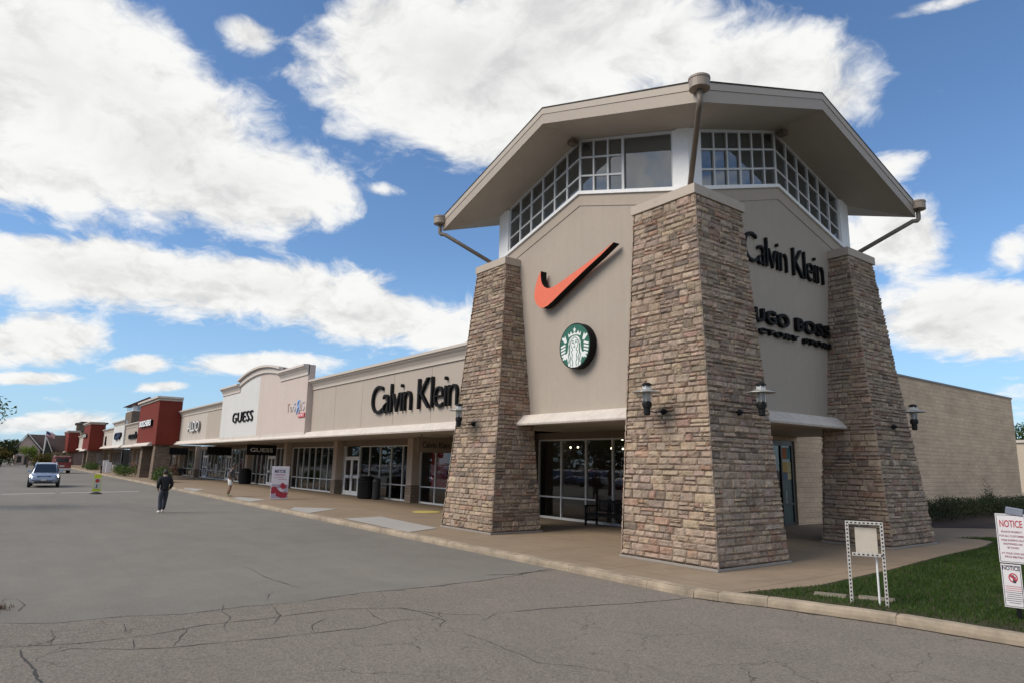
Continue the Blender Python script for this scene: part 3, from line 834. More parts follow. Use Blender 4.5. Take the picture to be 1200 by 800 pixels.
    def slab(z0, z1, grow):
        a, b = surf(z0, grow), surf(z1, grow)
        return MB().add(a + b, [t[::-1] for t in tri] + [tuple(i + 9 for i in t) for t in tri] + [(rim[i], rim[(i + 1) % 8], rim[(i + 1) % 8] + 9, rim[i] + 9) for i in range(8)])
    slab(.0, .06, -.004).build('soffit', M_SOFFIT, root)
    slab(T_FH, T_FH + .045, .005).build('roof', M_SHINGLE, root)
    fa = slab(.002, .33, .0005).build('fascia', M_FASCIA, root)
    slab(.332, T_FH - .002, .0035).build('fascia_crown', M_FASCIA2, fa)
    # scupper drums and drain pipes at the low corners
    pipe_top = {'SE': Vector((-1.95, 1.95, T_HT + .3)), 'SW': Vector((-T_L - T_T - 1.15, 1.62, T_HT + .3)), 'NE': Vector((-1.62, R0 + T_T + 1.15, T_HT + .3))}
    for k, tgt in pipe_top.items():
        c = Vector((*cor[k], lowz)); d = Vector((c.x - XM, c.y - YM, 0)).normalized(); c = c + d * .10
        mb = MB(); mb.lathe(c + Vector((0, 0, .28)), [(.16, -.02), (.25, .0), (.25, .23), (.265, .235), (.265, .29), (.235, .29), (.23, .24)], 28)
        dr = mb.build('scupper_drum', M_DRUM, root, smooth=False)
        pts = [c + Vector((0, 0, .28)), c + Vector((0, 0, .02)) + d * .0]
        p1 = c + Vector((0, 0, -.02)); v = (tgt - p1).normalized()
        for t in (.1, .25, .5): pts.append(p1 + (Vector((0, 0, -1)) * (.5 - t) + v * t).normalized() * t * .5)
        pts.append(tgt)
        mb = MB(); mb.tube(pts, .075, 12); mb.build('drain_pipe', M_PIPE, dr, smooth=True)
    return root


M_FARSTONE = block_wall('stacked_fieldstone', (.25, .19, .14), (.17, .135, .11), (.10, .08, .065), .38, .14, .012, bump=.9, rough_noise=9.0)
tower()
# ------------------------------------------------------------------ logo signs on the tower
def tower_signs():
    yp = 1.85 - .36
    # orange tick
    z = lambda a, b: at(610 + a / 4.708, 270 + b / 4.708, 'y', yp)
    outl = [(112, 226), (111, 250), (113, 275), (119, 297), (130, 312), (145, 320), (165, 319), (190, 307), (240, 272), (330, 207), (430, 133), (514, 66),
            (440, 140), (360, 213), (290, 280), (220, 348), (175, 393), (150, 415), (128, 428), (108, 427), (92, 414), (80, 392), (75, 365), (78, 330), (88, 288), (100, 250)]
    P = [z(a, b) for a, b in outl]
    mb = MB(); mb.prism(P, (0, .26, 0)); n = len(P)
    # face and returns carry different paint
    o = mb.build('tick_sign', [plain('orange_sign_face', (.74, .155, .075), .4, vary=.04), M_BLACKSIGN], None)
    o.data.polygons.foreach_set('material_index', [0 if abs(p.normal.y) > .8 else 1 for p in o.data.polygons])
    tag(o, 'large orange tick mark sign with black sides on the tower wall', 'sign')
    # round green emblem
    yb = 1.85 - .30
    c = at(673.3, 405, 'y', yb); r = (at(673.3, 378.6, 'y', yb).z - at(673.3, 431.2, 'y', yb).z) / 2
    root = empty('round_emblem_sign', (c.x, 1.85, c.z), 'round green and white emblem sign with a crowned figure on the tower wall', 'sign')
    def disc(rad, y0, y1, n=48): return MB().prism([(c.x + rad * math.cos(2 * math.pi * k / n), y0, c.z + rad * math.sin(2 * math.pi * k / n)) for k in range(n)], (0, y1 - y0, 0))
    disc(r, yb + .004, yb + .25).build('sign_drum', M_BLACKSIGN, root)
    wm = plain('emblem_white', (.74, .76, .74), .4, vary=.03); gm = plain('emblem_green', (.02, .115, .07), .4, vary=.05)
    disc(r * .95, yb - .004, yb + .003).build('green_field', gm, root)
    def shape(mb, pts, lift): mb.prism([(c.x + r * a, yb - .005 - lift, c.z + r * b) for a, b in pts], (0, .004, 0))
    mb = MB()
    star = [(.0 + .11 * (1 if k % 2 == 0 else .42) * math.sin(math.pi * k / 5), .70 + .14 * (1 if k % 2 == 0 else .42) * math.cos(math.pi * k / 5)) for k in range(10)]
    shape(mb, star, .001)
    shape(mb, [(-.38, .40), (-.42, .60), (-.30, .50), (-.24, .66), (-.12, .52), (0, .60), (.12, .52), (.24, .66), (.30, .50), (.42, .60), (.38, .40), (.2, .47), (0, .49), (-.2, .47)], .001)
    # head with long hair
    half = [(0, .44), (.16, .42), (.30, .33), (.38, .18), (.40, .0), (.44, -.2), (.50, -.36), (.47, -.52), (.42, -.68), (.40, -.85), (.20, -.93), (0, -.94)]
    shape(mb, half + [(-a, b) for a, b in half[-2:0:-1]], .001)
    for sgn in (-1, 1):
        shape(mb, [(sgn * .62, .18), (sgn * .84, .40), (sgn * .76, .46), (sgn * .66, .40), (sgn * .62, .52), (sgn * .54, .36), (sgn * .50, .22)][::sgn], .001)
        for k in range(5):
            yy = .12 - k * .14; xo = math.sqrt(max(0, .9 - (yy - .05) ** 2)) * .95
            shape(mb, [(sgn * .60, yy + .02), (sgn * xo, yy - .06), (sgn * (xo - .02), yy - .14), (sgn * .58, yy - .06)][::sgn], .001)
        shape(mb, [(sgn * .47, -.28), (sgn * .74, -.40), (sgn * .70, -.52), (sgn * .58, -.56), (sgn * .48, -.50)][::sgn], .002)
    mb.build('white_figure', wm, root)
    mb = MB()
    def stroke(pts, w):
        for (a, b), (d, e) in zip(pts[:-1], pts[1:]):
            v = Vector((d - a, e - b)).normalized(); nx, ny = -v.y * w, v.x * w
            shape(mb, [(a + nx, b + ny), (d + nx, e + ny), (d - nx, e - ny), (a - nx, b - ny)], .004)
    for sgn in (-1, 1):
        stroke([(sgn * a, b) for a, b in ((.03, .37), (.17, .31), (.235, .16), (.21, -.02), (.10, -.15))], .016)      # face line
        stroke([(sgn * a, b) for a, b in ((.10, -.15), (.20, -.24), (.13, -.40), (.17, -.56), (.10, -.70), (.13, -.90))], .018)
        stroke([(sgn * a, b) for a, b in ((.29, .26), (.31, .0), (.29, -.16), (.33, -.32), (.24, -.5), (.29, -.68), (.24, -.88))], .018)
        stroke([(sgn * a, b) for a, b in ((.34, .08), (.36, -.1), (.33, -.24), (.40, -.40), (.34, -.56), (.37, -.74))], .02)
        stroke([(sgn * .045, .21), (sgn * .10, .235), (sgn * .17, .21)], .016); stroke([(sgn * .05, .145), (sgn * .15, .15)], .022)
    stroke([(-.02, .16), (-.025, .06), (.03, .05)], .014); stroke([(-.06, -.035), (.06, -.035)], .022); stroke([(-.06, .40), (.06, .40)], .01)
    mb.build('figure_lines', gm, root)
    # lettering on the shaded flank (reads along +Y)
    xs = -1.85 + .14
    a, b = at(874.5, 300, 'x', xs), at(967, 320, 'x', xs)
    zb = at(967, 334, 'x', xs).z; zt = at(944, 298, 'x', xs).z
    o = letters('letter_sign', 'Calvin Klein', M_BLACKSIGN, M_BLACKSIGN, (xs - .12, a.y, zb), (0, 1, 0), b.y - a.y, zt - zb + .1, .09, -.014, spacing=.86)
    tag(o, 'black letters in a two-word name high on the shaded tower wall', 'sign')
    a = at(871.5, 365, 'x', xs); b = at(973, 385, 'x', xs); zb = at(968, 395.5, 'x', xs).z; zt = at(968, 381, 'x', xs).z
    o = word_sign('HUGO BOSS', (xs - .12, a.y, zb), b.y - a.y, zt - zb, .03, ((0, .50), (.585, 1)))
    tag(o, 'bold black capital letters in the middle of the shaded tower wall', 'sign')
    zb = at(970, 408, 'x', xs).z; zt = at(970, 402, 'x', xs).z
    o = word_sign('FACTORY STORE', (xs - .12, a.y + .02, zb), b.y - a.y + .1, zt - zb, .03, ((0, .59), (.65, 1)))
    tag(o, 'row of small black capitals under the bold capitals on the shaded tower wall', 'sign')


def word_sign(text, org, w, h, bold, spans):
    r = empty('letter_sign', org, None, None)
    for t, (f0, f1) in zip(text.split(), spans): letters('word', t, M_BLACKSIGN, M_BLACKSIGN, (org[0], org[1] + w * f0, org[2]), (0, 1, 0), w * (f1 - f0), h, .12, bold, parent=r, spacing=1.15)
    return r


tower_signs()


# ------------------------------------------------------------------ lanterns on the piers
def lantern(face_pt, out, label, reach=.62):
    p = Vector(face_pt); o = Vector(out).normalized(); s = Vector((-o.y, o.x, 0))
    root = empty('wall_lantern', p, label, 'lantern', 'lanterns on the stone piers')
    mb = MB(); mb.tube([p - o * .05, p + o * .06], .075, 14); mb.tube([p + o * .05, p + o * .11], .04, 10); mb.build('wall_mount', M_BLACK, root, bevel=.006)
    c = p + o * reach; zb = p.z
    mb = MB(); mb.tube([p + o * .08, p + o * (reach * .5) + Vector((0, 0, -.03)), c + Vector((0, 0, -.02))], .013, 8); mb.build('arm', M_BLACK, root, smooth=True)
    mb = MB(); mb.lathe(Vector((c.x, c.y, zb)), [(.05, -.12), (.075, -.10), (.08, .06), (.105, .065), (.105, .10), (.115, .105), (.115, .16), (.095, .21)], 18); mb.build('base', M_BLACK, root)
    mb = MB(); mb.lathe(Vector((c.x, c.y, zb)), [(.092, .212), (.092, .57)], 18); mb.build('glass_tube', M_LANTERN, root, smooth=True)
    mb = MB(); mb.tube([c + Vector((0, 0, .21)), c + Vector((0, 0, .40))], .03, 8); mb.build('bulb', M_WHITE, root)
    mb = MB()
    for k in range(6):
        a = 2 * math.pi * k / 6; q = c + Vector((.104 * math.cos(a), .104 * math.sin(a), 0)); mb.tube([q + Vector((0, 0, .2)), q + Vector((0, 0, .585))], .007, 5)
    mb.build('cage', M_ALU, root)
    mb = MB(); mb.lathe(Vector((c.x, c.y, zb)), [(.11, .585), (.12, .59), (.12, .62), (.09, .645), (.05, .66)], 18); mb.build('cap', M_BLACK, root)
    mb = MB(); n = 28; vs = []; fs = []
    for (r, z) in ((.10, .50), (.33, .43), (.335, .42), (.33, .418), (.10, .485)):
        vs += [c + Vector((r * math.cos(2 * math.pi * k / n), r * math.sin(2 * math.pi * k / n), z)) for k in range(n)]
    for i in range(4): fs += [(i * n + k, i * n + (k + 1) % n, (i + 1) * n + (k + 1) % n, (i + 1) * n + k) for k in range(n)]
    fs += [(4 * n + k, 4 * n + (k + 1) % n, (k + 1) % n, k) for k in range(n)]
    mb.add(vs, fs); mb.build('disc_shade', M_SHADE, root, smooth=False)


M_LANTERN = plain('lantern_glass', (.42, .44, .45), .25, vary=.15, scale=30)
M_SHADE = plain('pale_shade', (.34, .35, .34), .35, metal=.3)
def face_y(z): return T_T * (z - GZ) / (T_HT - GZ)
def on_front(u, v):
    p = at(u, v, 'y', .5)
    for _ in range(4): p = at(u, v, 'y', face_y(p.z) - .06)
    return p
def on_flank(u, v):
    p = at(u, v, 'x', -.5)
    for _ in range(4): p = at(u, v, 'x', -face_y(p.z) + .06)
    return p
lantern(on_front(778.5, 482), (0, -1, 0), 'black lantern with a disc shade on the lit face of the middle pier')
lantern(on_flank(865.5, 482.5), (1, 0, 0), 'black lantern with a disc shade on the shaded face of the middle pier')
lantern(on_front(555.5, 496.5), (0, -1, 0), 'black lantern with a disc shade on the pier beside the shop with black lettering')
lantern(on_flank(1046.5, 499.5), (1, 0, 0), 'black lantern with a disc shade on the pier in front of the block wall')


# ------------------------------------------------------------------ the block-walled main building
YF, YG = 1.6, 5.917
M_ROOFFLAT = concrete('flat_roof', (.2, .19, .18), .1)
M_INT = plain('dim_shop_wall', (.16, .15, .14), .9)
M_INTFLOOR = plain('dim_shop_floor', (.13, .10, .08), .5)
M_GOODS = attr_mat('shop_goods', .8)
M_LAMP = glow('shop_lamp', (1.0, .78, .5), 7.0)
M_LAMPCOOL = glow('shop_ceiling_lamp', (1.0, .92, .78), 3.0)
M_AMBER = glow('amber_shelf_light', (1.0, .38, .08), .22)


def main_building():
    root = empty('block_building', (-6, 22, 0), 'long tan split-face block building with a plain flank behind the hedge', 'building')
    X = -5.865
    y0, y1, zt = 6.16, 39.5, 7.08
    dy0, dy1, dz = 11.35, 13.36, 3.45
    mb = MB()
    mb.box(X - .35, X, y0, dy0, GZ - .1, zt); mb.box(X - .35, X, dy1, y1, GZ - .1, zt); mb.box(X - .35, X, dy0, dy1, dz, zt)
    mb.box(-60, X - .352, y1 - .35, y1, 0, zt)
    mb.build('block_wall', M_CMU, root)
    mb = MB(); mb.box(-190, X - .36, 6.9, y1 - .36, 6.3, 6.4); mb.build('flat_roof', M_ROOFFLAT, root)
    mb = MB(); mb.box(X - .40, X + .05, y0, y1 + .05, zt + .002, zt + .10); mb.build('coping', M_PIPE, root)
    # glazed door to the shaded side
    f = MB(); xd = X - .10
    for a, b in ((dy0, dy0 + .09), (dy1 - .16, dy1), (12.42, 12.50)): f.box(xd - .05, xd + .05, a, b, GZ, dz)
    f.box(xd - .048, xd + .048, dy0 + .09, dy1 - .16, dz - .20, dz); f.box(xd - .046, xd + .046, dy0 + .09, dy1 - .16, GZ, GZ + .10); f.box(xd - .046, xd + .046, dy0 + .09, dy1 - .16, GZ + .78, GZ + .86)
    d = f.build('side_door', M_DARKFRAME, root)
    g = MB(); g.sheet([(xd, dy0, GZ + .05), (xd, dy1, GZ + .05), (xd, dy1, dz), (xd, dy0, dz)]); g.build('glass', M_GLASS, d)
    g = MB(); g.tube([(xd + .09, 12.6, 1.0), (xd + .09, 12.6, 1.5)], .015, 8); g.build('handle', M_ALU, d)
    g = MB(); g.sheet([(xd + .004, 12.52, GZ + .10), (xd + .004, dy1 - .17, GZ + .10), (xd + .004, dy1 - .17, GZ + 1.75), (xd + .004, 12.52, GZ + 1.75)]); g.build('lower_film', plain('teal_grey_film', (.035, .06, .062), .4), d)
    g = MB()
    for k, (za, zb, cc) in enumerate(((2.72, 3.18, (.45, .14, .04)), (2.2, 2.62, (.55, .33, .10)), (1.92, 2.18, (.10, .14, .20)))):
        g.cur = cc; g.sheet([(xd + .006, 12.56, za), (xd + .006, 12.9, za), (xd + .006, 12.9, zb), (xd + .006, 12.56, zb)])
        g.cur = (.08, .20, .22) if k == 0 else (.5, .42, .22); g.sheet([(xd + .006, 12.9, za), (xd + .006, 13.16, za), (xd + .006, 13.16, zb), (xd + .006, 12.9, zb)])
    g.build('door_poster', M_GOODS, d)


main_building()


# ------------------------------------------------------------------ shops of the long front
M_COL = stucco('column_stucco', (.50, .41, .34))
M_COLBASE = block_wall('column_base_stone', (.30, .235, .185), (.24, .19, .15), (.1, .085, .07), .3, .15, .01)
M_BEAM = stucco('storefront_beam', (.25, .20, .16))
M_BEIGE = stucco('beige_front', (.40, .35, .30))
M_BEIGE_L = stucco('light_beige_front', (.47, .425, .38))
M_PINK = stucco('pinkish_front', (.53, .45, .41))
M_GREYW = stucco('grey_white_front', (.58, .58, .565))
M_CREAM = stucco('cream_front', (.50, .45, .40))
M_CORN = stucco('cornice_stucco', (.50, .45, .40), .06)
M_CORN_P = stucco('pale_cornice_stucco', (.56, .51, .47), .06)
M_RED = stucco('red_front', (.165, .032, .022), .09)
M_REDSIDE = M_RED
CORN = [(-.05, 0), (.06, 0), (.06, .05), (.03, .06), (.05, .16), (.14, .30), (.24, .38), (.24, .42), (.32, .45), (.32, .56), (-.05, .58)]
LEDGE = [(-.02, 3.545), (.46, 3.52), (.48, 3.58), (.22, 3.86), (.0, 3.90), (-.02, 3.90)]


def goods_in(root, x0, x1, rg, ya=7.2, yb=9.4):
    x = x0 + .6
    while x < x1 - .8:
        mb = MB(); nm = 'clothes_rail'
        w = rg.uniform(.5, 1.5); y = rg.uniform(ya, yb); kind = rg.random()
        base = rg.choice(((.5, .5, .5), (.35, .05, .05), (.05, .08, .2), (.12, .12, .12), (.45, .4, .3), (.6, .6, .58), (.2, .12, .08)))
        if kind < .55:      # clothes rail
            k = int(w / .09)
            for i in range(k):
                f = rg.uniform(.5, 1.2); mb.cur = tuple(min(.7, c * f) for c in base)
                mb.box(x + i * .09, x + i * .09 + .06, y - .22, y + .22, .55 + rg.uniform(0, .2), 1.5)
        elif kind < .8:     # display table with folded stacks
            nm = 'display_table'; mb.cur = (.1, .08, .06); mb.box(x, x + w, y - .4, y + .4, .75, .82); mb.box(x + .05, x + .1, y - .3, y + .3, GZ, .75); mb.box(x + w - .1, x + w - .05, y - .3, y + .3, GZ, .75)
            for i in range(int(w / .35)):
                mb.cur = tuple(c * rg.uniform(.6, 1.2) for c in base); mb.box(x + i * .35 + .03, x + i * .35 + .3, y - .3, y + .2, .822, .9 + rg.uniform(0, .12))
        else:               # dressed mannequin
            nm = 'mannequin'; mb.cur = (.6, .57, .52); mb.ball((x + .25, y - .6, 1.82), .1, 8, 6, (1, 1, 1.25)); mb.cur = base
            mb.tube([(x + .25, y - .6, 1.66), (x + .25, y - .6, 1.5), (x + .25, y - .6, 1.2), (x + .25, y - .6, 1.0)], [.06, .19, .15, .17], 8); mb.cur = tuple(c * .5 for c in base)
            for s_ in (-.09, .09): mb.tube([(x + .25 + s_, y - .6, 1.0), (x + .25 + s_, y - .6, .2)], [.09, .05], 6)
        mb.build(nm, M_GOODS, root)
        x += w + rg.uniform(.5, 1.2)


def storefront(root, x0, x1, cols, doors=(), pane=1.85, seed=1, beam_z=3.25, glass=None, posters=(), signs=True):
    """glass front between x0 and x1 with columns and white mullions; doors: (x, width) pairs of leaves"""
    rg = random.Random(seed); zt = beam_z
    mb = MB(); mb.box(x0, x1, YG - .05, YG + .35, zt, 3.62); mb.build('beam', M_BEAM, root)
    for cx in cols:
        mb = MB(); mb.box(cx - .30, cx + .30, YG - .50, YG + .10, GZ + .92, zt + .35); c = mb.build('column', M_COL, root, bevel=.01)
        mb = MB(); mb.box(cx - .325, cx + .325, YG - .525, YG + .12, GZ, GZ + .90); mb.build('column_base', M_COLBASE, c)
    edges = sorted([x0] + [c for c in cols if x0 < c < x1] + [x1])
    for a, b in zip(edges[:-1], edges[1:]):
        a2, b2 = a + (.3 if a in cols else 0), b - (.3 if b in cols else 0)
        if b2 - a2 < .5: continue
        win = MB(); win.sheet([(a2, YG + .06, GZ + .02), (b2, YG + .06, GZ + .02), (b2, YG + .06, zt), (a2, YG + .06, zt)])
        w = win.build('shop_window', glass or M_GLASS, root)
        fr = MB(); dl = sorted([d for d in doors if a2 < d[0] < b2])
        spans = []; cur = a2
        for dx, dw in dl: spans.append((cur, dx)); cur = dx + dw
        spans.append((cur, b2))
        for s0, s1 in spans:
            if s1 - s0 < .2: continue
            fr = MB()
            k = max(1, round((s1 - s0) / pane))
            for i in range(k + 1):
                x = s0 + (s1 - s0) * i / k; fr.box(max(a2, x - .03), min(b2, x + .03), YG + .0, YG + .12, GZ, zt)
            fr.box(s0, s1, YG + .004, YG + .116, GZ + .84, GZ + .90); fr.box(s0, s1, YG + .002, YG + .118, GZ, GZ + .09); fr.box(s0, s1, YG + .004, YG + .116, zt - .06, zt)
            fr.build('mullions', M_ALU, w)
        for dx, dw in dl:
            d = MB(); h = 2.5
            n = 2 if dw > 1.4 else 1
            for i in range(n):
                u0, u1 = dx + dw * i / n + .01, dx + dw * (i + 1) / n - .01
                d.box(u0, u0 + .13, YG - .03, YG + .03, GZ + .01, h); d.box(u1 - .13, u1, YG - .03, YG + .03, GZ + .01, h)
                for za, zb in ((GZ + .01, GZ + .27), (1.22, 1.40), (h - .14, h)): d.box(u0 + .13, u1 - .13, YG - .029, YG + .029, za, zb)
            d.box(dx - .06, dx - .002, YG - .032, YG + .12, GZ, zt); d.box(dx + dw + .002, dx + dw + .06, YG - .032, YG + .12, GZ, zt); d.box(dx, dx + dw, YG - .031, YG + .118, h + .005, h + .09)
            dd = d.build('entrance_door', M_WHITE, root)
            for i in range(n): q = dx + dw * (i + .5) / n + (.3 if i == 0 else -.3) * (1 if n == 2 else .6); MB().tube([(q, YG - .07, 1.05), (q, YG - .07, 1.4)], .018, 6).build('handle', M_BLACK, dd)
    # room behind the glass
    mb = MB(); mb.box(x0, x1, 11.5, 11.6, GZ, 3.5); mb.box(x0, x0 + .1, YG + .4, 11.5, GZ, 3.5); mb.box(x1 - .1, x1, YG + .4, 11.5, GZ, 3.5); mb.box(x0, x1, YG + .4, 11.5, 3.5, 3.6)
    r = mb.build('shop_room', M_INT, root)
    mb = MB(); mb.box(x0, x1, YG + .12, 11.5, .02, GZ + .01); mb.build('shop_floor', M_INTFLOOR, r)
    goods_in(r, x0, x1, rg)
    for k in range(int((x1 - x0) / 3.2)):
        for yy in (7.5, 9.5): MB().lathe((x0 + 1.6 + 3.2 * k + rg.uniform(-.4, .4), yy, 3.44), [(.05, 0), (.05, .05)], 8).build('ceiling_lamp', M_LAMPCOOL, r)


def front_panel(root, x0, x1, zt, mat, corn=M_CORN, y=YF, ledge=True, cornice=True, cz=.58):
    mb = MB(); mb.box(x0, x1, y, y + .35, 3.55, zt - .02); w = mb.build('front_wall', mat, root)
    if cornice:
        mb = MB(); mb.sweep([(a, zt - cz + b) for a, b in CORN], (x0, y, 0), (x1, y, 0), (0, -1, 0)); mb.build('cornice', corn, root)
    if ledge:
        mb = MB(); mb.sweep(LEDGE, (x0, y, 0), (x1, y, 0), (0, -1, 0)); mb.build('canopy_ledge', M_LEDGE, root)
    mb = MB(); mb.box(x0, x1, y + .352, YG + .3, 3.62, 3.70); mb.build('canopy_soffit', M_SOFFIT, root)
    # thin vertical control joints
    k = int((x1 - x0) / 3.1)
    for i in range(1, k): xx = x0 + (x1 - x0) * i / k; MB().box(xx - .012, xx + .012, y - .004, y + .01, 3.95, zt - cz).build('control_joint', M_BEAM, w)
    return w


def blade_sign(x, text, label, y0=2.6, w=1.55, z0=2.72, h=.62, mat=None, tm=None):
    root = empty('hanging_sign', (x, y0, 3.5), label, 'sign')
    mb = MB(); mb.box(x - .04, x + .04, y0, y0 + w, z0, z0 + h); mb.build('board', mat or M_BLACK, root)
    mb = MB()
    for yy in (y0 + .2, y0 + w - .2): MB().tube([(x, yy, z0 + h), (x, yy, 3.63)], .015, 6).build('hanger', M_BLACK, root)
    if text: letters('lettering', text, tm or M_WHITE, tm or M_WHITE, (x + .041, y0 + w * .12, z0 + h * .3), (0, 1, 0), w * .76, h * .38, .006, .01, parent=root)


def shops():
    # columns measured from the photograph (x where each meets the walk)
    colx = [at(u, 560, 'y', YG - .25).x for u in (483.6, 394.7, 335.3, 289.7, 254.2, 229, 205.5)]
    # shop with the black two-word lettering
    s = empty('shop_building', (-20, 1.8, 0), 'beige shop front with black lettering beside the stone tower', 'shop')
    front_panel(s, -28.5, -11.6, 6.86, M_BEIGE)
    dx0, dx1 = at(403.5, 560, 'y', YG).x, at(420, 560, 'y', YG).x
    storefront(s, colx[1], -13.76, [colx[0], colx[1]], [(dx0, dx1 - dx0)], 1.55, 2)
    mb = MB(); a, b = at(508.5, 540, 'y', YG + .3), at(520, 540, 'y', YG + .3)
    mb.box(a.x, b.x + .6, YG + .13, YG + .15, at(513, 571, 'y', YG + .3).z, 2.95); p = mb.build('window_poster', plain('red_poster', (.70, .03, .05), .6), s)
    letters('lettering', 'SALE', M_PINKTEXT, M_PINKTEXT, (a.x + .5, YG + .129, 1.35), (1, 0, 0), 1.2, .62, .004, .02, parent=s)
    a = at(434, 470, 'y', YF - .15); b = at(540, 466, 'y', YF - .15)
    o = letters('letter_sign', 'Calvin Klein', M_BLACKSIGN, M_BLACKSIGN, (a.x + .05, YF - .02, 4.50), (1, 0, 0), b.x - a.x - .38, 1.32, .12, -.014, spacing=.86)
    tag(o, 'large black two-word letters on the beige shop front beside the stone tower', 'sign')
    blade_sign(at(505, 510, 'y', 4).x, 'Calvin Klein', 'tan hanging sign with dark lettering under the canopy beside the stone pier', 3.3, 2.0, 2.78, .72, M_BEAM, M_BLACK)
    # raised pair of shops with the arched parapet
    mid = -37.65
    for nm, x0, x1, mat, sgn in (('pink', mid, -28.5, M_PINK, 1), ('white', -47.2, mid, M_GREYW, -1)):
        s = empty('shop_building', ((x0 + x1) / 2, 1.6, 0), 'pinkish shop front with coloured toy lettering under half of the arched parapet' if nm == 'pink' else 'pale grey-white shop front under half of the arched parapet', 'shop')
        y = YF - .35; zsh = 7.77
        sh = (-33.3, -28.5) if nm == 'pink' else (-47.2, -42.3)
        arcx = (mid, -33.0) if nm == 'pink' else (-42.4, mid)
        zc = lambda x: 8.02 + .52 * (1 - ((x - mid) / 4.75) ** 2)
        P = [(x0, y, 3.9), (x1, y, 3.9)]
        N = 14; arc = [arcx[0] + (arcx[1] - arcx[0]) * i / N for i in range(N + 1)]
        top = [(a, y, zc(a) - .03) for a in arc]
        if nm == 'pink': poly = P + [(x1, y, zsh - .03), (arcx[1], y, zsh - .03)] + top[::-1]
        else: poly = P + top[::-1] + [(arcx[0], y, zsh - .03), (x0, y, zsh - .03)]
        mb = MB(); mb.prism(poly, (0, .4, 0)); w = mb.build('front_wall', mat, s)
        mb = MB(); mb.box(x0, x1, y, y + .35, 3.56, 3.898); mb.build('wall_foot', M_LEDGE, w)
        mb = MB(); cz = .62; mb.sweep([(a, zsh - cz + b * 1.07) for a, b in CORN], (sh[0], y, 0), (sh[1], y, 0), (0, -1, 0)); mb.build('cornice', M_CORN_P, s)
        mb = MB()
        for (oa, ob, pr) in ((0, .14, .30), (.14, .50, .12), (.50, .56, .05)):
            up_ = [(a, y - pr, zc(a) - oa) for a in arc]; lo = [(a, y - pr, zc(a) - ob) for a in arc]; n = len(arc)
            vs = up_ + lo + [(p[0], y + .1, p[2]) for p in up_] + [(p[0], y + .1, p[2]) for p in lo]
            fs = []
            for i in range(n - 1):
                fs += [(i, i + 1, n + i + 1, n + i), (2 * n + i, 2 * n + i + 1, i + 1, i), (n + i, n + i + 1, 3 * n + i + 1, 3 * n + i), (3 * n + i, 3 * n + i + 1, 2 * n + i + 1, 2 * n + i)]
            fs += [(0, n, 3 * n, 2 * n), (n - 1, 2 * n - 1, 4 * n - 1, 3 * n - 1)]
            mb.add(vs, fs)
        mb.build('arched_cornice', M_CORN_P, s)
        mb = MB(); mb.sweep(LEDGE, (x0, YF, 0), (x1, YF, 0), (0, -1, 0)); mb.build('canopy_ledge', M_LEDGE, s)
        mb = MB(); mb.box(x0, x1, YF, YG + .3, 3.62, 3.70); mb.build('canopy_soffit', M_SOFFIT, s)
        if nm == 'pink':
            d = at(312, 560, 'y', YG).x; cc = [c for c in colx[2:3]]
            storefront(s, at(309, 560, 'y', YG).x, colx[1], cc, [(at(312.5, 560, 'y', YG).x, 1.9)], 1.25, 4)
        else:
            storefront(s, colx[4], at(309, 560, 'y', YG).x, [colx[3]], [(at(263.5, 560, 'y', YG).x, 1.9)], 1.25, 5)
    yl = YF - .35
    a, b = at(273.5, 490, 'y', yl), at(297.5, 482, 'y', yl); zb = at(275, 495, 'y', yl).z; zt = at(275, 483.5, 'y', yl).z
    o = letters('letter_sign', 'GUESS', M_BLACKSIGN, M_BLACKSIGN, (a.x, yl - .02, zb), (1, 0, 0), b.x - a.x, zt - zb, .07, -.004, spacing=1.1)
    tag(o, 'black and white five-letter sign on the pale grey-white shop front', 'sign')
    # coloured toy lettering, one sign of seven letters and a red tab
    a, b = at(337.5, 476, 'y', yl), at(358.5, 474, 'y', yl); zb = at(346, 482.5, 'y', yl).z; W = b.x - a.x
    sg = empty('toy_letter_sign', (a.x, yl, zb), 'small sign of coloured toy letters with a red tab on the pinkish front', 'sign')
    cols = [(.62, .24, .15), (.66, .46, .34), (.55, .52, .45), (.30, .40, .58), (.16, .33, .68), (.55, .46, .40), (.55, .42, .45)]
    for i, (ch, cc) in enumerate(zip('ToysRus', cols)):
        m = plain('toy_letter_%d' % i, cc, .4); big = ch == 'R'
        x = a.x + W * (0, .16, .28, .385, .50, .70, .84)[i]; w = W * (.15, .11, .10, .10, .19, .13, .14)[i]
        if big: letters('letter', ch, m, m, (x + w, yl - .02, zb - .12), (-1, 0, 0), w * .9, .80, -.03, -.01, parent=sg)
        else: letters('letter', ch, m, M_WHITE, (x, yl - .02, zb + (.06 if ch != 'T' else .06)), (1, 0, 0), w * .72, .52 if ch in 'Tus' else .36, .03, -.01, parent=sg)
    mb = MB(); x = a.x + W * .66; mb.box(x, x + W * .34, yl - .06, yl - .01, zb - .34, zb - .10); mb.build('red_tab', plain('red_tab', (.55, .07, .07), .4), sg)
    letters('lettering', 'OUTLET', M_WHITE, M_WHITE, (x + .1, yl - .061, zb - .28), (1, 0, 0), W * .34 - .2, .13, .004, .01, parent=sg)
    blade_sign(at(300, 523, 'y', 3.6).x, 'GUESS', 'black hanging sign with pale spaced capitals under the canopy', 2.9, 2.3, 2.62, .80)
    # beige shop with white letters
    s = empty('shop_building', (-55, 1.8, 0), 'two-tone beige shop front with white letters beside the red block', 'shop')
    front_panel(s, -53.3, -47.2, 6.86, M_BEIGE); front_panel(s, -67.5, -53.3, 6.862, M_BEIGE_L)
    storefront(s, -76.0, colx[4], [colx[5], colx[6]], [(-72.5, 1.9)], 1.35, 6)
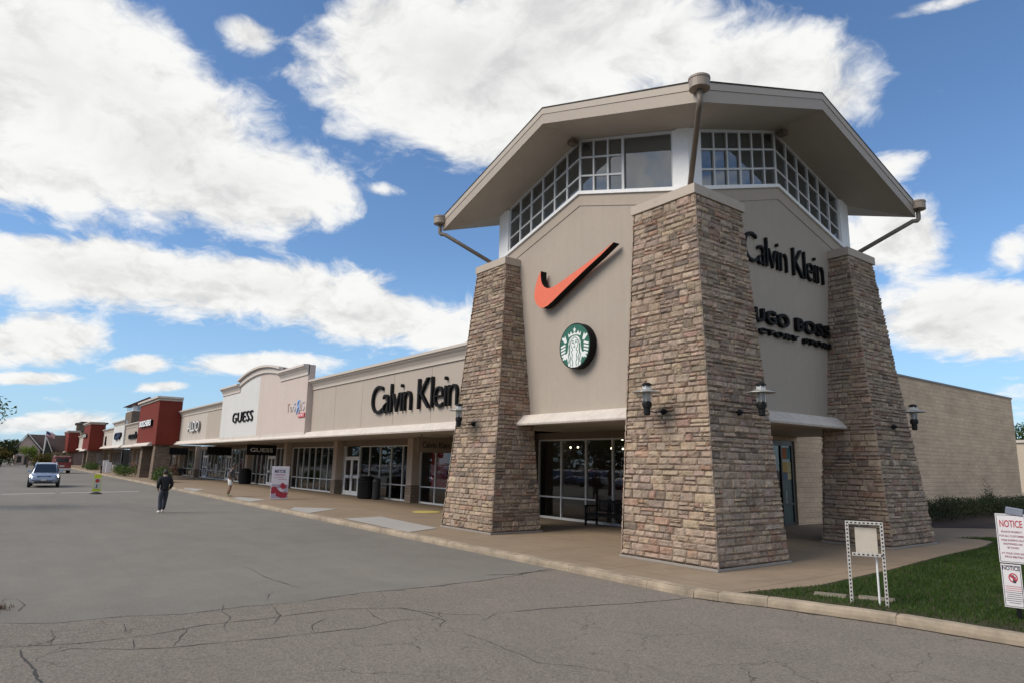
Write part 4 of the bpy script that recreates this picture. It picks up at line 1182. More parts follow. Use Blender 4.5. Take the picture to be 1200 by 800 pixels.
    o = letters('letter_sign', 'ALDO', M_WHITE, M_SHADESIDE, (at(222, 505, 'y', YF).x, YF - .02, 4.68), (1, 0, 0), 4.5, .92, .20, .0)
    tag(o, 'white four-letter sign on the beige front beside the red block', 'sign')
    blade_sign(at(251, 526, 'y', 3.6).x, '', 'black hanging sign second under the canopy from the red block', 3.0, 2.2, 2.62, .75)
    blade_sign(at(209, 526, 'y', 3.6).x, '', 'plain black hanging sign under the canopy, first from the red block', 2.6, 2.0, 2.62, .75)
    # gooseneck floodlight on the roof
    g = empty('roof_lamp', (-49.2, 2.4, 6.8), 'small gooseneck lamp on the roof above the beige front', 'lamp')
    mb = MB(); mb.tube([(-48.2, 2.4, 6.3), (-48.2, 2.4, 7.35), (-48.5, 2.35, 7.62), (-49.0, 2.3, 7.72), (-49.6, 2.2, 7.66)], .04, 8); mb.build('arm', M_ALU, g, smooth=True)
    mb = MB(); mb.lathe((-49.7, 2.2, 7.45), [(.16, 0), (.12, .12), (.05, .2)], 12); mb.build('lamp_head', M_ALU, g)
    # the row beyond the first red block
    def simple(x0, x1, zt, mat, label, seed, cols, y=YF):
        s = empty('shop_building', ((x0 + x1) / 2, y, 0), label, 'shop')
        front_panel(s, x0, x1, zt, mat, y=y); storefront(s, x0, x1, cols, [(x0 + (x1 - x0) * .45, 1.9)], 2.2, seed)
        return s
    simple(-101, -75.6, 6.78, M_BEIGE, 'beige shop front with small dark letters beyond the first red block', 7, [-83, -92])
    simple(-112.5, -101, 7.45, M_GREYW, 'tall narrow white shop front with dark blue letters', 8, [-107], YF - .25)
    simple(-127.3, -112.5, 6.75, M_CREAM, 'cream shop front with a small dark emblem before the second red block', 9, [-120])
    simple(-173, -138, 6.6, M_CREAM, 'cream shop front between the second and third red blocks', 10, [-150, -160])
    o = letters('letter_sign', 'coach', M_BLACKSIGN, M_BLACKSIGN, (at(152, 514, 'y', YF).x, YF - .02, 4.62), (1, 0, 0), 6.6, .95, .2, .01); tag(o, 'small dark letters on the beige front beyond the red block', 'sign')
    o = letters('letter_sign', 'GAP', plain('navy_letters', (.02, .03, .10), .5), M_BLACKSIGN, (at(135.5, 514, 'y', YF - .25).x, YF - .27, 4.72), (1, 0, 0), 6.4, 1.05, .25, .015); tag(o, 'dark blue letters on the tall narrow white front', 'sign')
    mb = MB(); ex = at(124.5, 516, 'y', YF).x
    mb.prism([(ex - .55, YF - .2, 4.1), (ex + .6, YF - .2, 4.1), (ex + .6, YF - .2, 4.5), (ex + .3, YF - .2, 4.6), (ex + .35, YF - .2, 5.2), (ex + .1, YF - .2, 5.6), (ex - .25, YF - .2, 5.4), (ex - .3, YF - .2, 4.7), (ex - .55, YF - .2, 4.5)], (0, .19, 0))
    tag(mb.build('emblem_sign', M_BLACKSIGN), 'small dark upright emblem on the cream shop front', 'sign')

    # red blocks on stone piers
    def red_block(x0, x1, z0, z1, label, back=1.58, text=None):
        s = empty('red_block', ((x0 + x1) / 2, 0, 0), label, 'building')
        mb = MB(); mb.box(x0, x1, -.5, back, z0, z1 - .3); mb.build('block_wall', M_RED, s)
        mb = MB(); e = .28
        mb.box(x0 - .1, x1 + .1, -.6, back, z1 - .42, z1 - .22); mb.box(x0 - e, x1 + e, -.5 - e, back, z1 - .218, z1); mb.build('cornice', M_CORN, s, bevel=.03)
        mb = MB(); mb.sweep([(a, b - 3.545 + z0 - .1) for a, b in LEDGE], (x0, -.5, 0), (x1 - 1.6, -.5, 0), (0, -1, 0)); mb.build('canopy_ledge', M_LEDGE, s)
        for px, py in ((x0 + 3.2, -.45), (x1 - 1.1, -.45)):
            mb = MB(); b, t = .78, .62
            mb.hexa([(px - b, py, GZ), (px + b, py, GZ), (px + b, py + 2 * b, GZ), (px - b, py + 2 * b, GZ), (px - t, py + .08, z0), (px + t, py + .08, z0), (px + t, py + .08 + 2 * t, z0), (px - t, py + .08 + 2 * t, z0)])
            mb.build('stone_pier', M_FARSTONE, s)
        return s
    red_block(-75.5, -64.03, 3.5, 8.22, 'first dark red block front with white letters on stone piers')
    o = letters('letter_sign', 'SKECHERS', M_WHITE, M_BLACKSIGN, (-73.4, -.52, 5.42), (1, 0, 0), 7.0, .62, .22, .05); tag(o, 'white capital letters on the first red block', 'sign')
    s = red_block(-138.0, -127.17, 3.2, 8.1, 'second red block front beyond the cream shops')
    o = letters('letter_sign', 'bebe', plain('pale_letters', (.45, .42, .38), .5), M_BLACKSIGN, (-136.5, -.52, 5.5), (1, 0, 0), 6.0, .8, .25, .03); tag(o, 'pale worn letters on the second red block', 'sign')
    s = red_block(-186.4, -173.1, 3.0, 7.85, 'last small red block at the end of the row')
    mb = MB(); mb.box(-180.6, -178.6, 1.2, 3.0, 7.86, 9.6); mb.box(-180.9, -178.3, .9, 3.3, 9.602, 9.9); mb.build('chimney', M_FARSTONE, s)
    # stone towers that rise behind the row
    t = empty('stone_tower', (-114, 8, 0), 'grey stone tower with a small red-brown gable roof behind the first red block', 'tower')
    mb = MB(); mb.box(-118.2, -111.2, 3.4, 7.6, 5, 9.4); mb.build('tower_wall', M_FARSTONE, t)
    mb = MB(); mb.box(-118.1, -111.3, 3.5, 7.5, 9.402, 10.32); mb.build('lantern_room', M_WHITE, t)
    mb = MB(); mb.sheet([(-117.2, 3.47, 9.55), (-112.2, 3.47, 9.55), (-112.2, 3.47, 10.25), (-117.2, 3.47, 10.25)]); mb.sheet([(-111.27, 4.1, 9.55), (-111.27, 6.9, 9.55), (-111.27, 6.9, 10.25), (-111.27, 4.1, 10.25)]); mb.build('lantern_window', M_GLASS_HI, t)
    mb = MB(); mb.prism([(-110.6, 2.9, 10.32), (-110.6, 8.1, 10.32), (-110.6, 5.5, 11.75)], (-8.2, 0, 0)); mb.build('roof', plain('red_brown_shingle', (.13, .055, .045), .9, vary=.2, scale=4), t)
    t = empty('stone_tower', (-163, 9, 0), 'dark stone tower behind the last red block', 'tower')
    a, b = at(89.5, 500, 'y', 6), at(96.5, 500, 'y', 6); mb = MB(); mb.box(a.x, b.x, 6, 12, 5, at(92, 497, 'y', 6).z); mb.build('tower_wall', M_FARSTONE, t)
    mb = MB(); mb.box(a.x - .5, b.x + .5, 5.5, 12.5, at(92, 497, 'y', 6).z + .002, at(92, 495.6, 'y', 6).z); mb.build('tower_cap', M_SHINGLE, t)
    # shopfront set back under the corner tower
    s = empty('corner_shop', (-9.5, YG, 0), 'dark glazed corner shop front under the stone tower', 'shop')
    storefront(s, -13.2, -5.95, [], [], 1.5, 12, beam_z=3.35)
    rg = random.Random(4)
    for k in range(9): MB().ball((-12.6 + k * .62 + rg.uniform(-.2, .2), rg.uniform(7, 10), rg.uniform(2.95, 3.25)), .04, 8, 6).build('pendant_lamp', M_LAMP, s)
    mb = MB(); mb.box(-12.2, -6.4, 11.2, 11.3, 2.2, 2.5); mb.build('lit_shelf', M_AMBER, s)
    mb = MB(); mb.box(-6.2, -5.9, 5.85, 6.158, GZ, 3.6); mb.build('corner_post', M_BEAM, s)


M_SHADESIDE = plain('shaded_white_letter_side', (.22, .21, .2), .5)  # white letter sides, greyed in the colour to stand for shade
M_PINKTEXT = plain('pink_poster_text', (.62, .25, .28), .6)
shops()
# ------------------------------------------------------------------ vehicles
def loft(mb, rings, caps=True):
    n = len(rings[0]); b = [p for r in rings for p in r]; fs = []
    for i in range(len(rings) - 1):
        for k in range(n): fs.append((i * n + k, i * n + (k + 1) % n, (i + 1) * n + (k + 1) % n, (i + 1) * n + k))
    if caps: fs += [tuple(range(n))[::-1], tuple((len(rings) - 1) * n + k for k in range(n))]
    return mb.add(b, fs)


M_TYRE = plain('tyre_rubber', (.018, .018, .019), .85)
M_RIM = plain('alloy_rim', (.42, .43, .45), .3, metal=.8)
M_CARGLASS = plain('car_glass', (.012, .016, .02), .04, spec=.9)
M_HEADLIT = glow('lit_headlamp', (1.0, .96, .9), 5.0)
M_TRIM = plain('black_plastic', (.02, .02, .021), .6)
M_TAIL = plain('red_tail_lamp', (.30, .012, .012), .2)
M_PLATE = plain('number_plate', (.55, .55, .52), .5)


def wheel(root, x, y, side, r=.36):
    mb = MB(); s = 1 if side > 0 else -1
    mb.add(*ring_y((x, y, r), [(r - .06, -.11), (r - .01, -.10), (r, -.06), (r, .06), (r - .01, .10), (r - .06, .11)], 26, s))
    w = mb.build('wheel', M_TYRE, root, smooth=False)
    mb = MB(); mb.add(*ring_y((x, y + s * .10, r), [(.06, .0), (.25, .012), (.27, -.02)], 20, s)); mb.build('rim', M_RIM, w)
    return w


def ring_y(c, prof, n, s):
    vs, fs = [], []; c = Vector(c)
    for (r, o) in prof: vs += [c + Vector((r * math.cos(2 * math.pi * k / n), s * o, r * math.sin(2 * math.pi * k / n))) for k in range(n)]
    m = len(prof)
    for i in range(m - 1):
        for k in range(n): fs.append((i * n + k, i * n + (k + 1) % n, (i + 1) * n + (k + 1) % n, (i + 1) * n + k))
    fs += [tuple(range(n))[::-1], tuple((m - 1) * n + k for k in range(n))]
    return vs, fs


def suv(label, paint, lit=True):
    root = empty('parked_car' if not lit else 'moving_car', (0, 0, 0), label, 'car')
    mb = MB(); R = []
    for (x, w, zb, zt) in ((-2.36, .74, .46, .88), (-2.28, .86, .34, .98), (-1.95, .905, .28, 1.03), (-1.2, .925, .25, 1.045), (0, .93, .24, 1.04), (.95, .925, .25, 1.03), (1.45, .92, .26, 1.0), (1.9, .885, .28, .95), (2.2, .82, .31, .87), (2.36, .72, .36, .77), (2.41, .62, .42, .66)):
        h = [(0, zb), (w * .84, zb), (w * .97, zb + .10), (w, .56), (w * .985, zt - .17), (w * .93, zt - .05), (w * .80, zt), (w * .3, zt + .03)]
        R.append([(x, a, z) for a, z in h] + [(x, -a, z) for a, z in h[:0:-1]])
    loft(mb, R); body = mb.build('body', paint, root, smooth=True, bevel=0)
    mb = MB(); R = []
    for (x, wb, wt, zb, zr) in ((-2.27, .76, .70, 1.0, 1.08), (-2.05, .80, .62, 1.0, 1.56), (-1.75, .82, .62, 1.0, 1.66), (-1.0, .83, .645, 1.0, 1.72), (-.2, .83, .65, 1.0, 1.73), (.25, .82, .63, 1.0, 1.68), (.55, .81, .62, 1.0, 1.56), (1.22, .78, .70, .99, 1.05)):
        h = [(0, zb), (wb, zb), (wb * .99, zb + (zr - zb) * .25), (wt * 1.04, zr - .06), (wt * .93, zr - .01), (wt * .4, zr + .015)]
        R.append([(x, a, z) for a, z in h] + [(x, -a, z) for a, z in h[:0:-1]])
    loft(mb, R); mb.build('cabin', paint, root, smooth=True)
    mb = MB(); mb.hexa([(1.235, -.70, 1.06), (1.235, .70, 1.06), (1.22, .70, 1.05), (1.22, -.70, 1.05), (.50, -.585, 1.635), (.50, .585, 1.635), (.46, .585, 1.60), (.46, -.585, 1.60)]); mb.build('windscreen', M_CARGLASS, root)
    mb = MB(); mb.hexa([(-2.285, -.64, 1.12), (-2.285, .64, 1.12), (-2.2, .64, 1.12), (-2.2, -.64, 1.12), (-2.10, -.55, 1.56), (-2.10, .55, 1.56), (-2.0, .55, 1.56), (-2.0, -.55, 1.56)]); mb.build('rear_window', M_CARGLASS, root)
    for s in (1, -1):
        for (a, b, a2, b2) in ((-2.0, -1.12, -1.86, -1.10), (-1.04, -.08, -1.03, -.10), (0.0, .98, -.02, .42)):
            mb = MB(); mb.hexa([(a, s * .842, 1.09), (b, s * .842, 1.09), (b, s * .80, 1.09), (a, s * .80, 1.09), (a2, s * .70, 1.57), (b2, s * .70, 1.57), (b2, s * .64, 1.57), (a2, s * .64, 1.57)]); mb.build('side_window', M_CARGLASS, root)
        mb = MB(); mb.hexa([(.85, s * .86, 1.05), (1.0, s * .86, 1.05), (1.0, s * 1.06, 1.08), (.87, s * 1.06, 1.08), (.86, s * .86, 1.17), (.98, s * .86, 1.17), (.98, s * 1.05, 1.22), (.88, s * 1.05, 1.22)]); mb.build('mirror', paint, root, bevel=.02)
        mb = MB(); mb.hexa([(2.30, s * .44, .69), (2.05, s * .87, .72), (1.9, s * .86, .72), (2.1, s * .44, .69), (2.28, s * .46, .83), (2.0, s * .85, .89), (1.85, s * .84, .89), (2.05, s * .46, .83)]); mb.build('headlight', M_HEADLIT if lit else M_PLATE, root)
        mb = MB(); mb.box(-2.40, -2.2, *sorted((s * .62, s * .80)), .74, .98); mb.build('tail_light', M_TAIL, root)
        mb = MB(); mb.ball((2.33, s * .60, .44), .07, 8, 6); mb.build('fog_lamp', M_PLATE, root)
        for x in (1.42, -1.40):
            mb = MB(); mb.add(*ring_y((x, s * .86, .38), [(.43, -.05), (.43, .072)], 22, s)); mb.build('wheel_arch', M_TRIM, root)
            wheel(root, x, s * .845, s)
        mb = MB(); mb.tube([(-1.7, s * .60, 1.68), (-1.6, s * .60, 1.755), (.1, s * .60, 1.775), (.25, s * .60, 1.70)], .018, 6); mb.build('roof_rail', M_ALU, root)
    mb = MB()
    for k in range(4): mb.hexa([(2.385 + .0 * k, -.40, .63 + .055 * k), (2.385, .40, .63 + .055 * k), (2.2, .40, .63 + .055 * k), (2.2, -.40, .63 + .055 * k), (2.37, -.42, .66 + .055 * k), (2.37, .42, .66 + .055 * k), (2.2, .42, .66 + .055 * k), (2.2, -.42, .66 + .055 * k)])
    mb.build('grille', M_TRIM, root)
    mb = MB(); mb.hexa([(2.425, -.55, .30), (2.425, .55, .30), (2.1, .6, .28), (2.1, -.6, .28), (2.43, -.50, .46), (2.43, .50, .46), (2.1, .5, .46), (2.1, -.5, .46)]); mb.build('lower_bumper', M_TRIM, root, bevel=.01)
    mb = MB(); mb.box(2.43, 2.445, -.16, .16, .50, .60); mb.build('number_plate', M_PLATE, root)
    return root


def vehicles():
    p0 = plain('silver_blue_paint', (.23, .29, .40), .22, metal=.35, vary=.02, coat=.6)
    car = suv('silver-blue sport utility car with lit headlamps driving towards the viewer', p0)
    b = at(56, 570.8, 'z', 0); car.location = (b.x - 2.3, b.y - .15, 0); car.rotation_euler = (0, 0, math.radians(-4)); car.scale = (1, 1, 1)
    # red van seen from behind
    paint = plain('dark_red_paint', (.20, .015, .016), .3, vary=.05, coat=.5); pale = plain('roof_sheen_paint', (.40, .33, .30), .5)  # pale tone stands for sky reflected in the red roof
    a, c = at(60.5, 552, 'x', -95), at(82.5, 553, 'x', -95); x1 = -95.0; y0, y1 = a.y, c.y; ym = (y0 + y1) / 2
    root = empty('parked_van', (x1 - 2.5, ym, 0), 'dark red van seen from behind near the end of the shops', 'van')
    R = []
    for (x, e, zt) in ((x1, .10, 2.12), (x1 - .12, .02, 2.22), (x1 - 3.4, 0, 2.24), (x1 - 3.9, .05, 2.0), (x1 - 4.6, .08, 1.2), (x1 - 5.1, .25, .9)):
        R.append([(x, y0 + e, .38), (x, y1 - e, .38), (x, y1 - e, min(zt, 1.1)), (x, y1 - e - .10, zt - .06), (x, y1 - e - .22, zt), (x, y0 + e + .22, zt), (x, y0 + e + .10, zt - .06), (x, y0 + e, min(zt, 1.1))])
    mb = MB(); loft(mb, R); mb.build('body', paint, root)
    mb = MB(); mb.box(x1 - .10, x1 + .03, y0 + .18, y1 - .18, 2.125, 2.20); mb.build('roof_sheen', pale, root)  # painted reflection of the sky along the rear roof edge
    mb = MB(); mb.box(x1 - .06, x1 + .012, y0 + .32, y1 - .32, 1.42, 1.92); mb.build('rear_window', M_CARGLASS, root)
    for s in (0, 1):
        yy = y0 + .12 if s == 0 else y1 - .30
        mb = MB(); mb.box(x1 - .05, x1 + .015, yy, yy + .18, 1.45, 1.85); mb.build('tail_light', plain('pale_lamp_%d' % s, (.5, .28, .24), .3), root)
        for xx in (x1 - .9, x1 - 4.0): wheel(root, xx, (y0 + .12 if s == 0 else y1 - .12), -1 if s == 0 else 1, .36)
    mb = MB(); mb.box(x1 - .05, x1 + .12, y0 + .05, y1 - .05, .42, .66); mb.build('bumper', M_PLATE, root, bevel=.02)
    mb = MB(); mb.box(x1, x1 + .02, ym - .26, ym + .26, .86, 1.02); mb.build('number_plate', M_PLATE, root)
    # cars in the lot that the shop windows mirror
    lot = [plain('lot_paint_%d' % i, c, .25, metal=.2, coat=.5, vary=.02) for i, c in enumerate(((.62, .63, .64), (.03, .03, .035), (.30, .31, .33), (.28, .02, .02), (.05, .09, .2), (.55, .53, .48)))]
    proto = suv('parked car standing in the rows of the lot mirrored by the shop windows', lot[0], lit=False)
    proto['group'] = 'cars parked in the mirrored lot'
    rg = random.Random(21); k = 0
    for row, y in enumerate((-29.5, -36.0)):
        x = 6.0
        while x > -112:
            if rg.random() < .86:
                o = proto if k == 0 else copy_tree(proto)
                o.location = (x, y, 0); o.rotation_euler = (0, 0, math.radians(90 + rg.uniform(-2, 2)))
                if k:
                    m = rg.choice(lot)
                    for ch in children(o):
                        if ch.name.split('.')[0] in ('body', 'cabin', 'mirror'):
                            ch.material_slots[0].link = 'OBJECT'; ch.material_slots[0].material = m
                k += 1
            x -= 2.9


vehicles()


# ------------------------------------------------------------------ people
def skin(name, pts, edges, mat, parent, subs=2):
    me = bpy.data.meshes.new(name); bm = bmesh.new(); L = bm.verts.layers.skin.verify(); vs = []
    for (co, r) in pts:
        v = bm.verts.new(co); v[L].radius = (r if isinstance(r, tuple) else (r, r)); vs.append(v)
    vs[0][L].use_root = True
    for a, b in edges: bm.edges.new((vs[a], vs[b]))
    bm.to_mesh(me); bm.free(); me.materials.append(mat)
    o = bpy.data.objects.new(name, me); link(o); o.parent = parent
    m = o.modifiers.new('skin', 'SKIN'); m.use_smooth_shade = True
    s = o.modifiers.new('smooth', 'SUBSURF'); s.levels = subs; s.render_levels = subs
    return o


def chain(n, start=0): return [(i, i + 1) for i in range(start, start + n - 1)]


def person(label, loc, rz, H, J, skin_c, top_c, bottom_c, shoe_c, hair_c, shorts=False, collar=None):
    """J: joints in local coordinates (facing +x, left +y) for a 1.77 m figure"""
    k = H / 1.77; root = empty('person', loc, label, 'person', None, rz); root.scale = (k, k, k)
    S = plain('skin_%s' % label[:6], skin_c, .55, vary=.06); 
    P = lambda n: Vector(J[n])
    hd = P('head')
    B = [(P('pelvis'), .125), (P('waist'), .115), (P('chest'), .135), (P('neck'), .055), (hd + Vector((-.005, 0, -.02)), .085), (hd + Vector((.01, 0, .075)), (.088, .08)), (hd + Vector((.0, 0, .125)), .05)]
    E = chain(7)
    for s in ('l', 'r'):
        b = len(B); B += [(P('sh_' + s), .062), (P('el_' + s), .042), (P('wr_' + s), .028), (P('ha_' + s), .032)]; E += [(2, b)] + chain(4, b)
        hv = (P('ha_' + s) - P('wr_' + s)).normalized(); side = hv.cross(Vector((1, 0, 0))).normalized()
        for i in range(4):
            c = len(B); q = P('ha_' + s) + Vector((1, 0, 0)) * (.027 * (i - 1.5)) ; ln = (.065, .078, .074, .058)[i]
            B += [(q + hv * .035, .0105), (q + hv * (.035 + ln * .55) + Vector((.004, 0, 0)), .0095), (q + hv * (.03 + ln) + Vector((.012, 0, 0)), .008)]; E += [(b + 3, c), (c, c + 1), (c + 1, c + 2)]
        c = len(B); q = P('wr_' + s).lerp(P('ha_' + s), .6); B += [(q + Vector((.045, 0, 0)), .011), (q + Vector((.06, 0, 0)) + hv * .04, .009)]; E += [(b + 2, c), (c, c + 1)]
        b = len(B); B += [(P('hip_' + s), .088), (P('kn_' + s), .056), ((P('kn_' + s) * .62 + P('an_' + s) * .38), .056), (P('an_' + s), .037), (P('to_' + s), .034)]; E += [(0, b)] + chain(5, b)
    skin('body', B, E, S, root)
    T = plain('top_%s' % label[:6], top_c, .85, vary=.2, scale=14, bump=.2); Q = plain('bottom_%s' % label[:6], bottom_c, .85, vary=.15, scale=14, bump=.2)
    B = [(P('pelvis') + Vector((0, 0, -.10 if not shorts else -.02)), (.16, .15)), (P('pelvis') + Vector((0, 0, .05)), (.165, .14)), (P('waist'), (.165, .13)), (P('chest'), (.19, .145)), (P('neck') + Vector((-.01, 0, -.05)), .085)]; E = chain(5)
    for s in ('l', 'r'):
        b = len(B)
        if shorts: B += [(P('sh_' + s), .085), (P('sh_' + s).lerp(P('el_' + s), .5), .075), (P('sh_' + s).lerp(P('el_' + s), .85), .07)]; E += [(3, b), (b, b + 1), (b + 1, b + 2)]
        else: B += [(P('sh_' + s), .088), (P('el_' + s), .066), (P('wr_' + s), .05)]; E += [(3, b), (b, b + 1), (b + 1, b + 2)]
    B = [(c, tuple(q * 1.24 for q in r) if isinstance(r, tuple) else r * 1.15) for c, r in B]
    skin('jacket' if not shorts else 'shirt', B, E, T, root)
    B = [(P('pelvis') + Vector((0, 0, .06)), (.15, .125)), (P('pelvis') + Vector((0, 0, -.04)), (.15, .125))]; E = [(0, 1)]
    for s in ('l', 'r'):
        b = len(B)
        if shorts: B += [(P('hip_' + s), .115), (P('hip_' + s).lerp(P('kn_' + s), .6), .115), (P('kn_' + s) + Vector((0, 0, .06)), .11)]; E += [(1, b), (b, b + 1), (b + 1, b + 2)]
        else: B += [(P('hip_' + s), .105), (P('kn_' + s), .078), (P('an_' + s) + Vector((0, 0, .02)), .066)]; E += [(1, b), (b, b + 1), (b + 1, b + 2)]
    B = [(c, tuple(q * 1.15 for q in r) if isinstance(r, tuple) else r * 1.12) for c, r in B]
    skin('shorts' if shorts else 'trousers', B, E, Q, root)
    W = plain('shoe_%s' % label[:6], shoe_c, .6)
    for s in ('l', 'r'):
        a, t = P('an_' + s), P('to_' + s); d = (t - a); d.z = 0; d.normalize()
        skin('shoe', [(a + Vector((0, 0, -.02)) - d * .04, .05), (a + d * .08 + Vector((0, 0, -.035)), .05), (t + d * .03 + Vector((0, 0, .0)), (.045, .035))], chain(3), W, root)
    Hm = plain('hair_%s' % label[:6], hair_c, .6)
    mb = MB(); vs = []
    mb.ball(hd + Vector((-.012, 0, .055)), .105, 16, 12, (1.02, .90, 1.12))
    mb.v = [v for v in mb.v]
    keep = lambda p: not (p[0] - hd.x > .045 and p[2] - hd.z < .10) and p[2] - hd.z > -.05
    mb.f = [f for f in mb.f if all(keep(mb.v[i]) for i in f)]
    o = mb.build('hair', Hm, None, smooth=True); o.data.transform(Matrix.Identity(4)); o.parent = root
    sd = o.modifiers.new('thick', 'SOLIDIFY'); sd.thickness = .012
    if collar:
        mb = MB(); mb.lathe(P('neck') + Vector((-.01, 0, -.035)), [(.082, 0), (.078, .05)], 14); o = mb.build('collar', plain('collar_cloth', collar, .8), None); o.parent = root
    for s in (-1, 1):
        mb = MB(); mb.ball(hd + Vector((.088, s * .032, .045)), .011, 6, 5); o = mb.build('eye', M_BLACK, None); o.parent = root
        mb = MB(); mb.ball(hd + Vector((-.01, s * .088, .03)), .022, 8, 6, (.9, .5, 1.4)); o = mb.build('ear', S, None); o.parent = root
    mb = MB(); mb.ball(hd + Vector((.098, 0, .02)), .016, 8, 6, (1.2, .8, 1.3)); o = mb.build('nose', S, None); o.parent = root
    mb = MB(); mb.ball(hd + Vector((.084, 0, -.03)), .02, 8, 5, (.5, 1.2, .35)); o = mb.build('mouth', plain('lip', (.3, .12, .1), .5), None); o.parent = root
    return root


J1 = dict(pelvis=(0, 0, .96), waist=(.01, 0, 1.12), chest=(.02, 0, 1.34), neck=(.03, 0, 1.50), head=(.06, 0, 1.60),
          sh_l=(.02, .19, 1.42), el_l=(-.05, .27, 1.16), wr_l=(.08, .22, .98), ha_l=(.13, .19, .93), sh_r=(.02, -.19, 1.42), el_r=(-.06, -.27, 1.16), wr_r=(.06, -.23, .97), ha_r=(.11, -.20, .92),
          hip_l=(0, .095, .92), kn_l=(.03, .10, .50), an_l=(-.02, .10, .09), to_l=(.13, .12, .035), hip_r=(0, -.095, .92), kn_r=(.16, -.12, .52), an_r=(.20, -.10, .10), to_r=(.36, -.12, .035))
b = at(189.5, 600.5, 'z', 0)
person('person in a black jacket and dark jeans with white shoes crossing the drive', (b.x, b.y, 0), math.radians(188), 1.80, J1, (.36, .22, .15), (.010, .010, .013), (.035, .042, .06), (.62, .62, .62), (.018, .014, .012), collar=(.45, .44, .43))
J2 = dict(pelvis=(-.02, 0, .97), waist=(0, 0, 1.12), chest=(.05, 0, 1.35), neck=(.10, 0, 1.50), head=(.15, 0, 1.60),
          sh_l=(.06, .19, 1.42), el_l=(.05, .25, 1.15), wr_l=(.22, .22, 1.0), ha_l=(.28, .20, .97), sh_r=(.05, -.19, 1.42), el_r=(-.06, -.24, 1.16), wr_r=(.05, -.22, .94), ha_r=(.09, -.21, .88),
          hip_l=(-.02, .09, .92), kn_l=(.0, .09, .50), an_l=(-.12, .08, .10), to_l=(.03, .09, .035), hip_r=(-.02, -.09, .92), kn_r=(.05, -.09, .50), an_r=(-.04, -.08, .09), to_r=(.12, -.09, .035))
b = at(269, 581, 'z', GZ + .01)
person('person in a grey shirt and white shorts standing near the kerb', (b.x - .1, b.y, GZ + .012), math.radians(70), 1.86, J2, (.16, .085, .05), (.075, .08, .09), (.60, .60, .60), (.30, .32, .20), (.012, .010, .009), shorts=True)


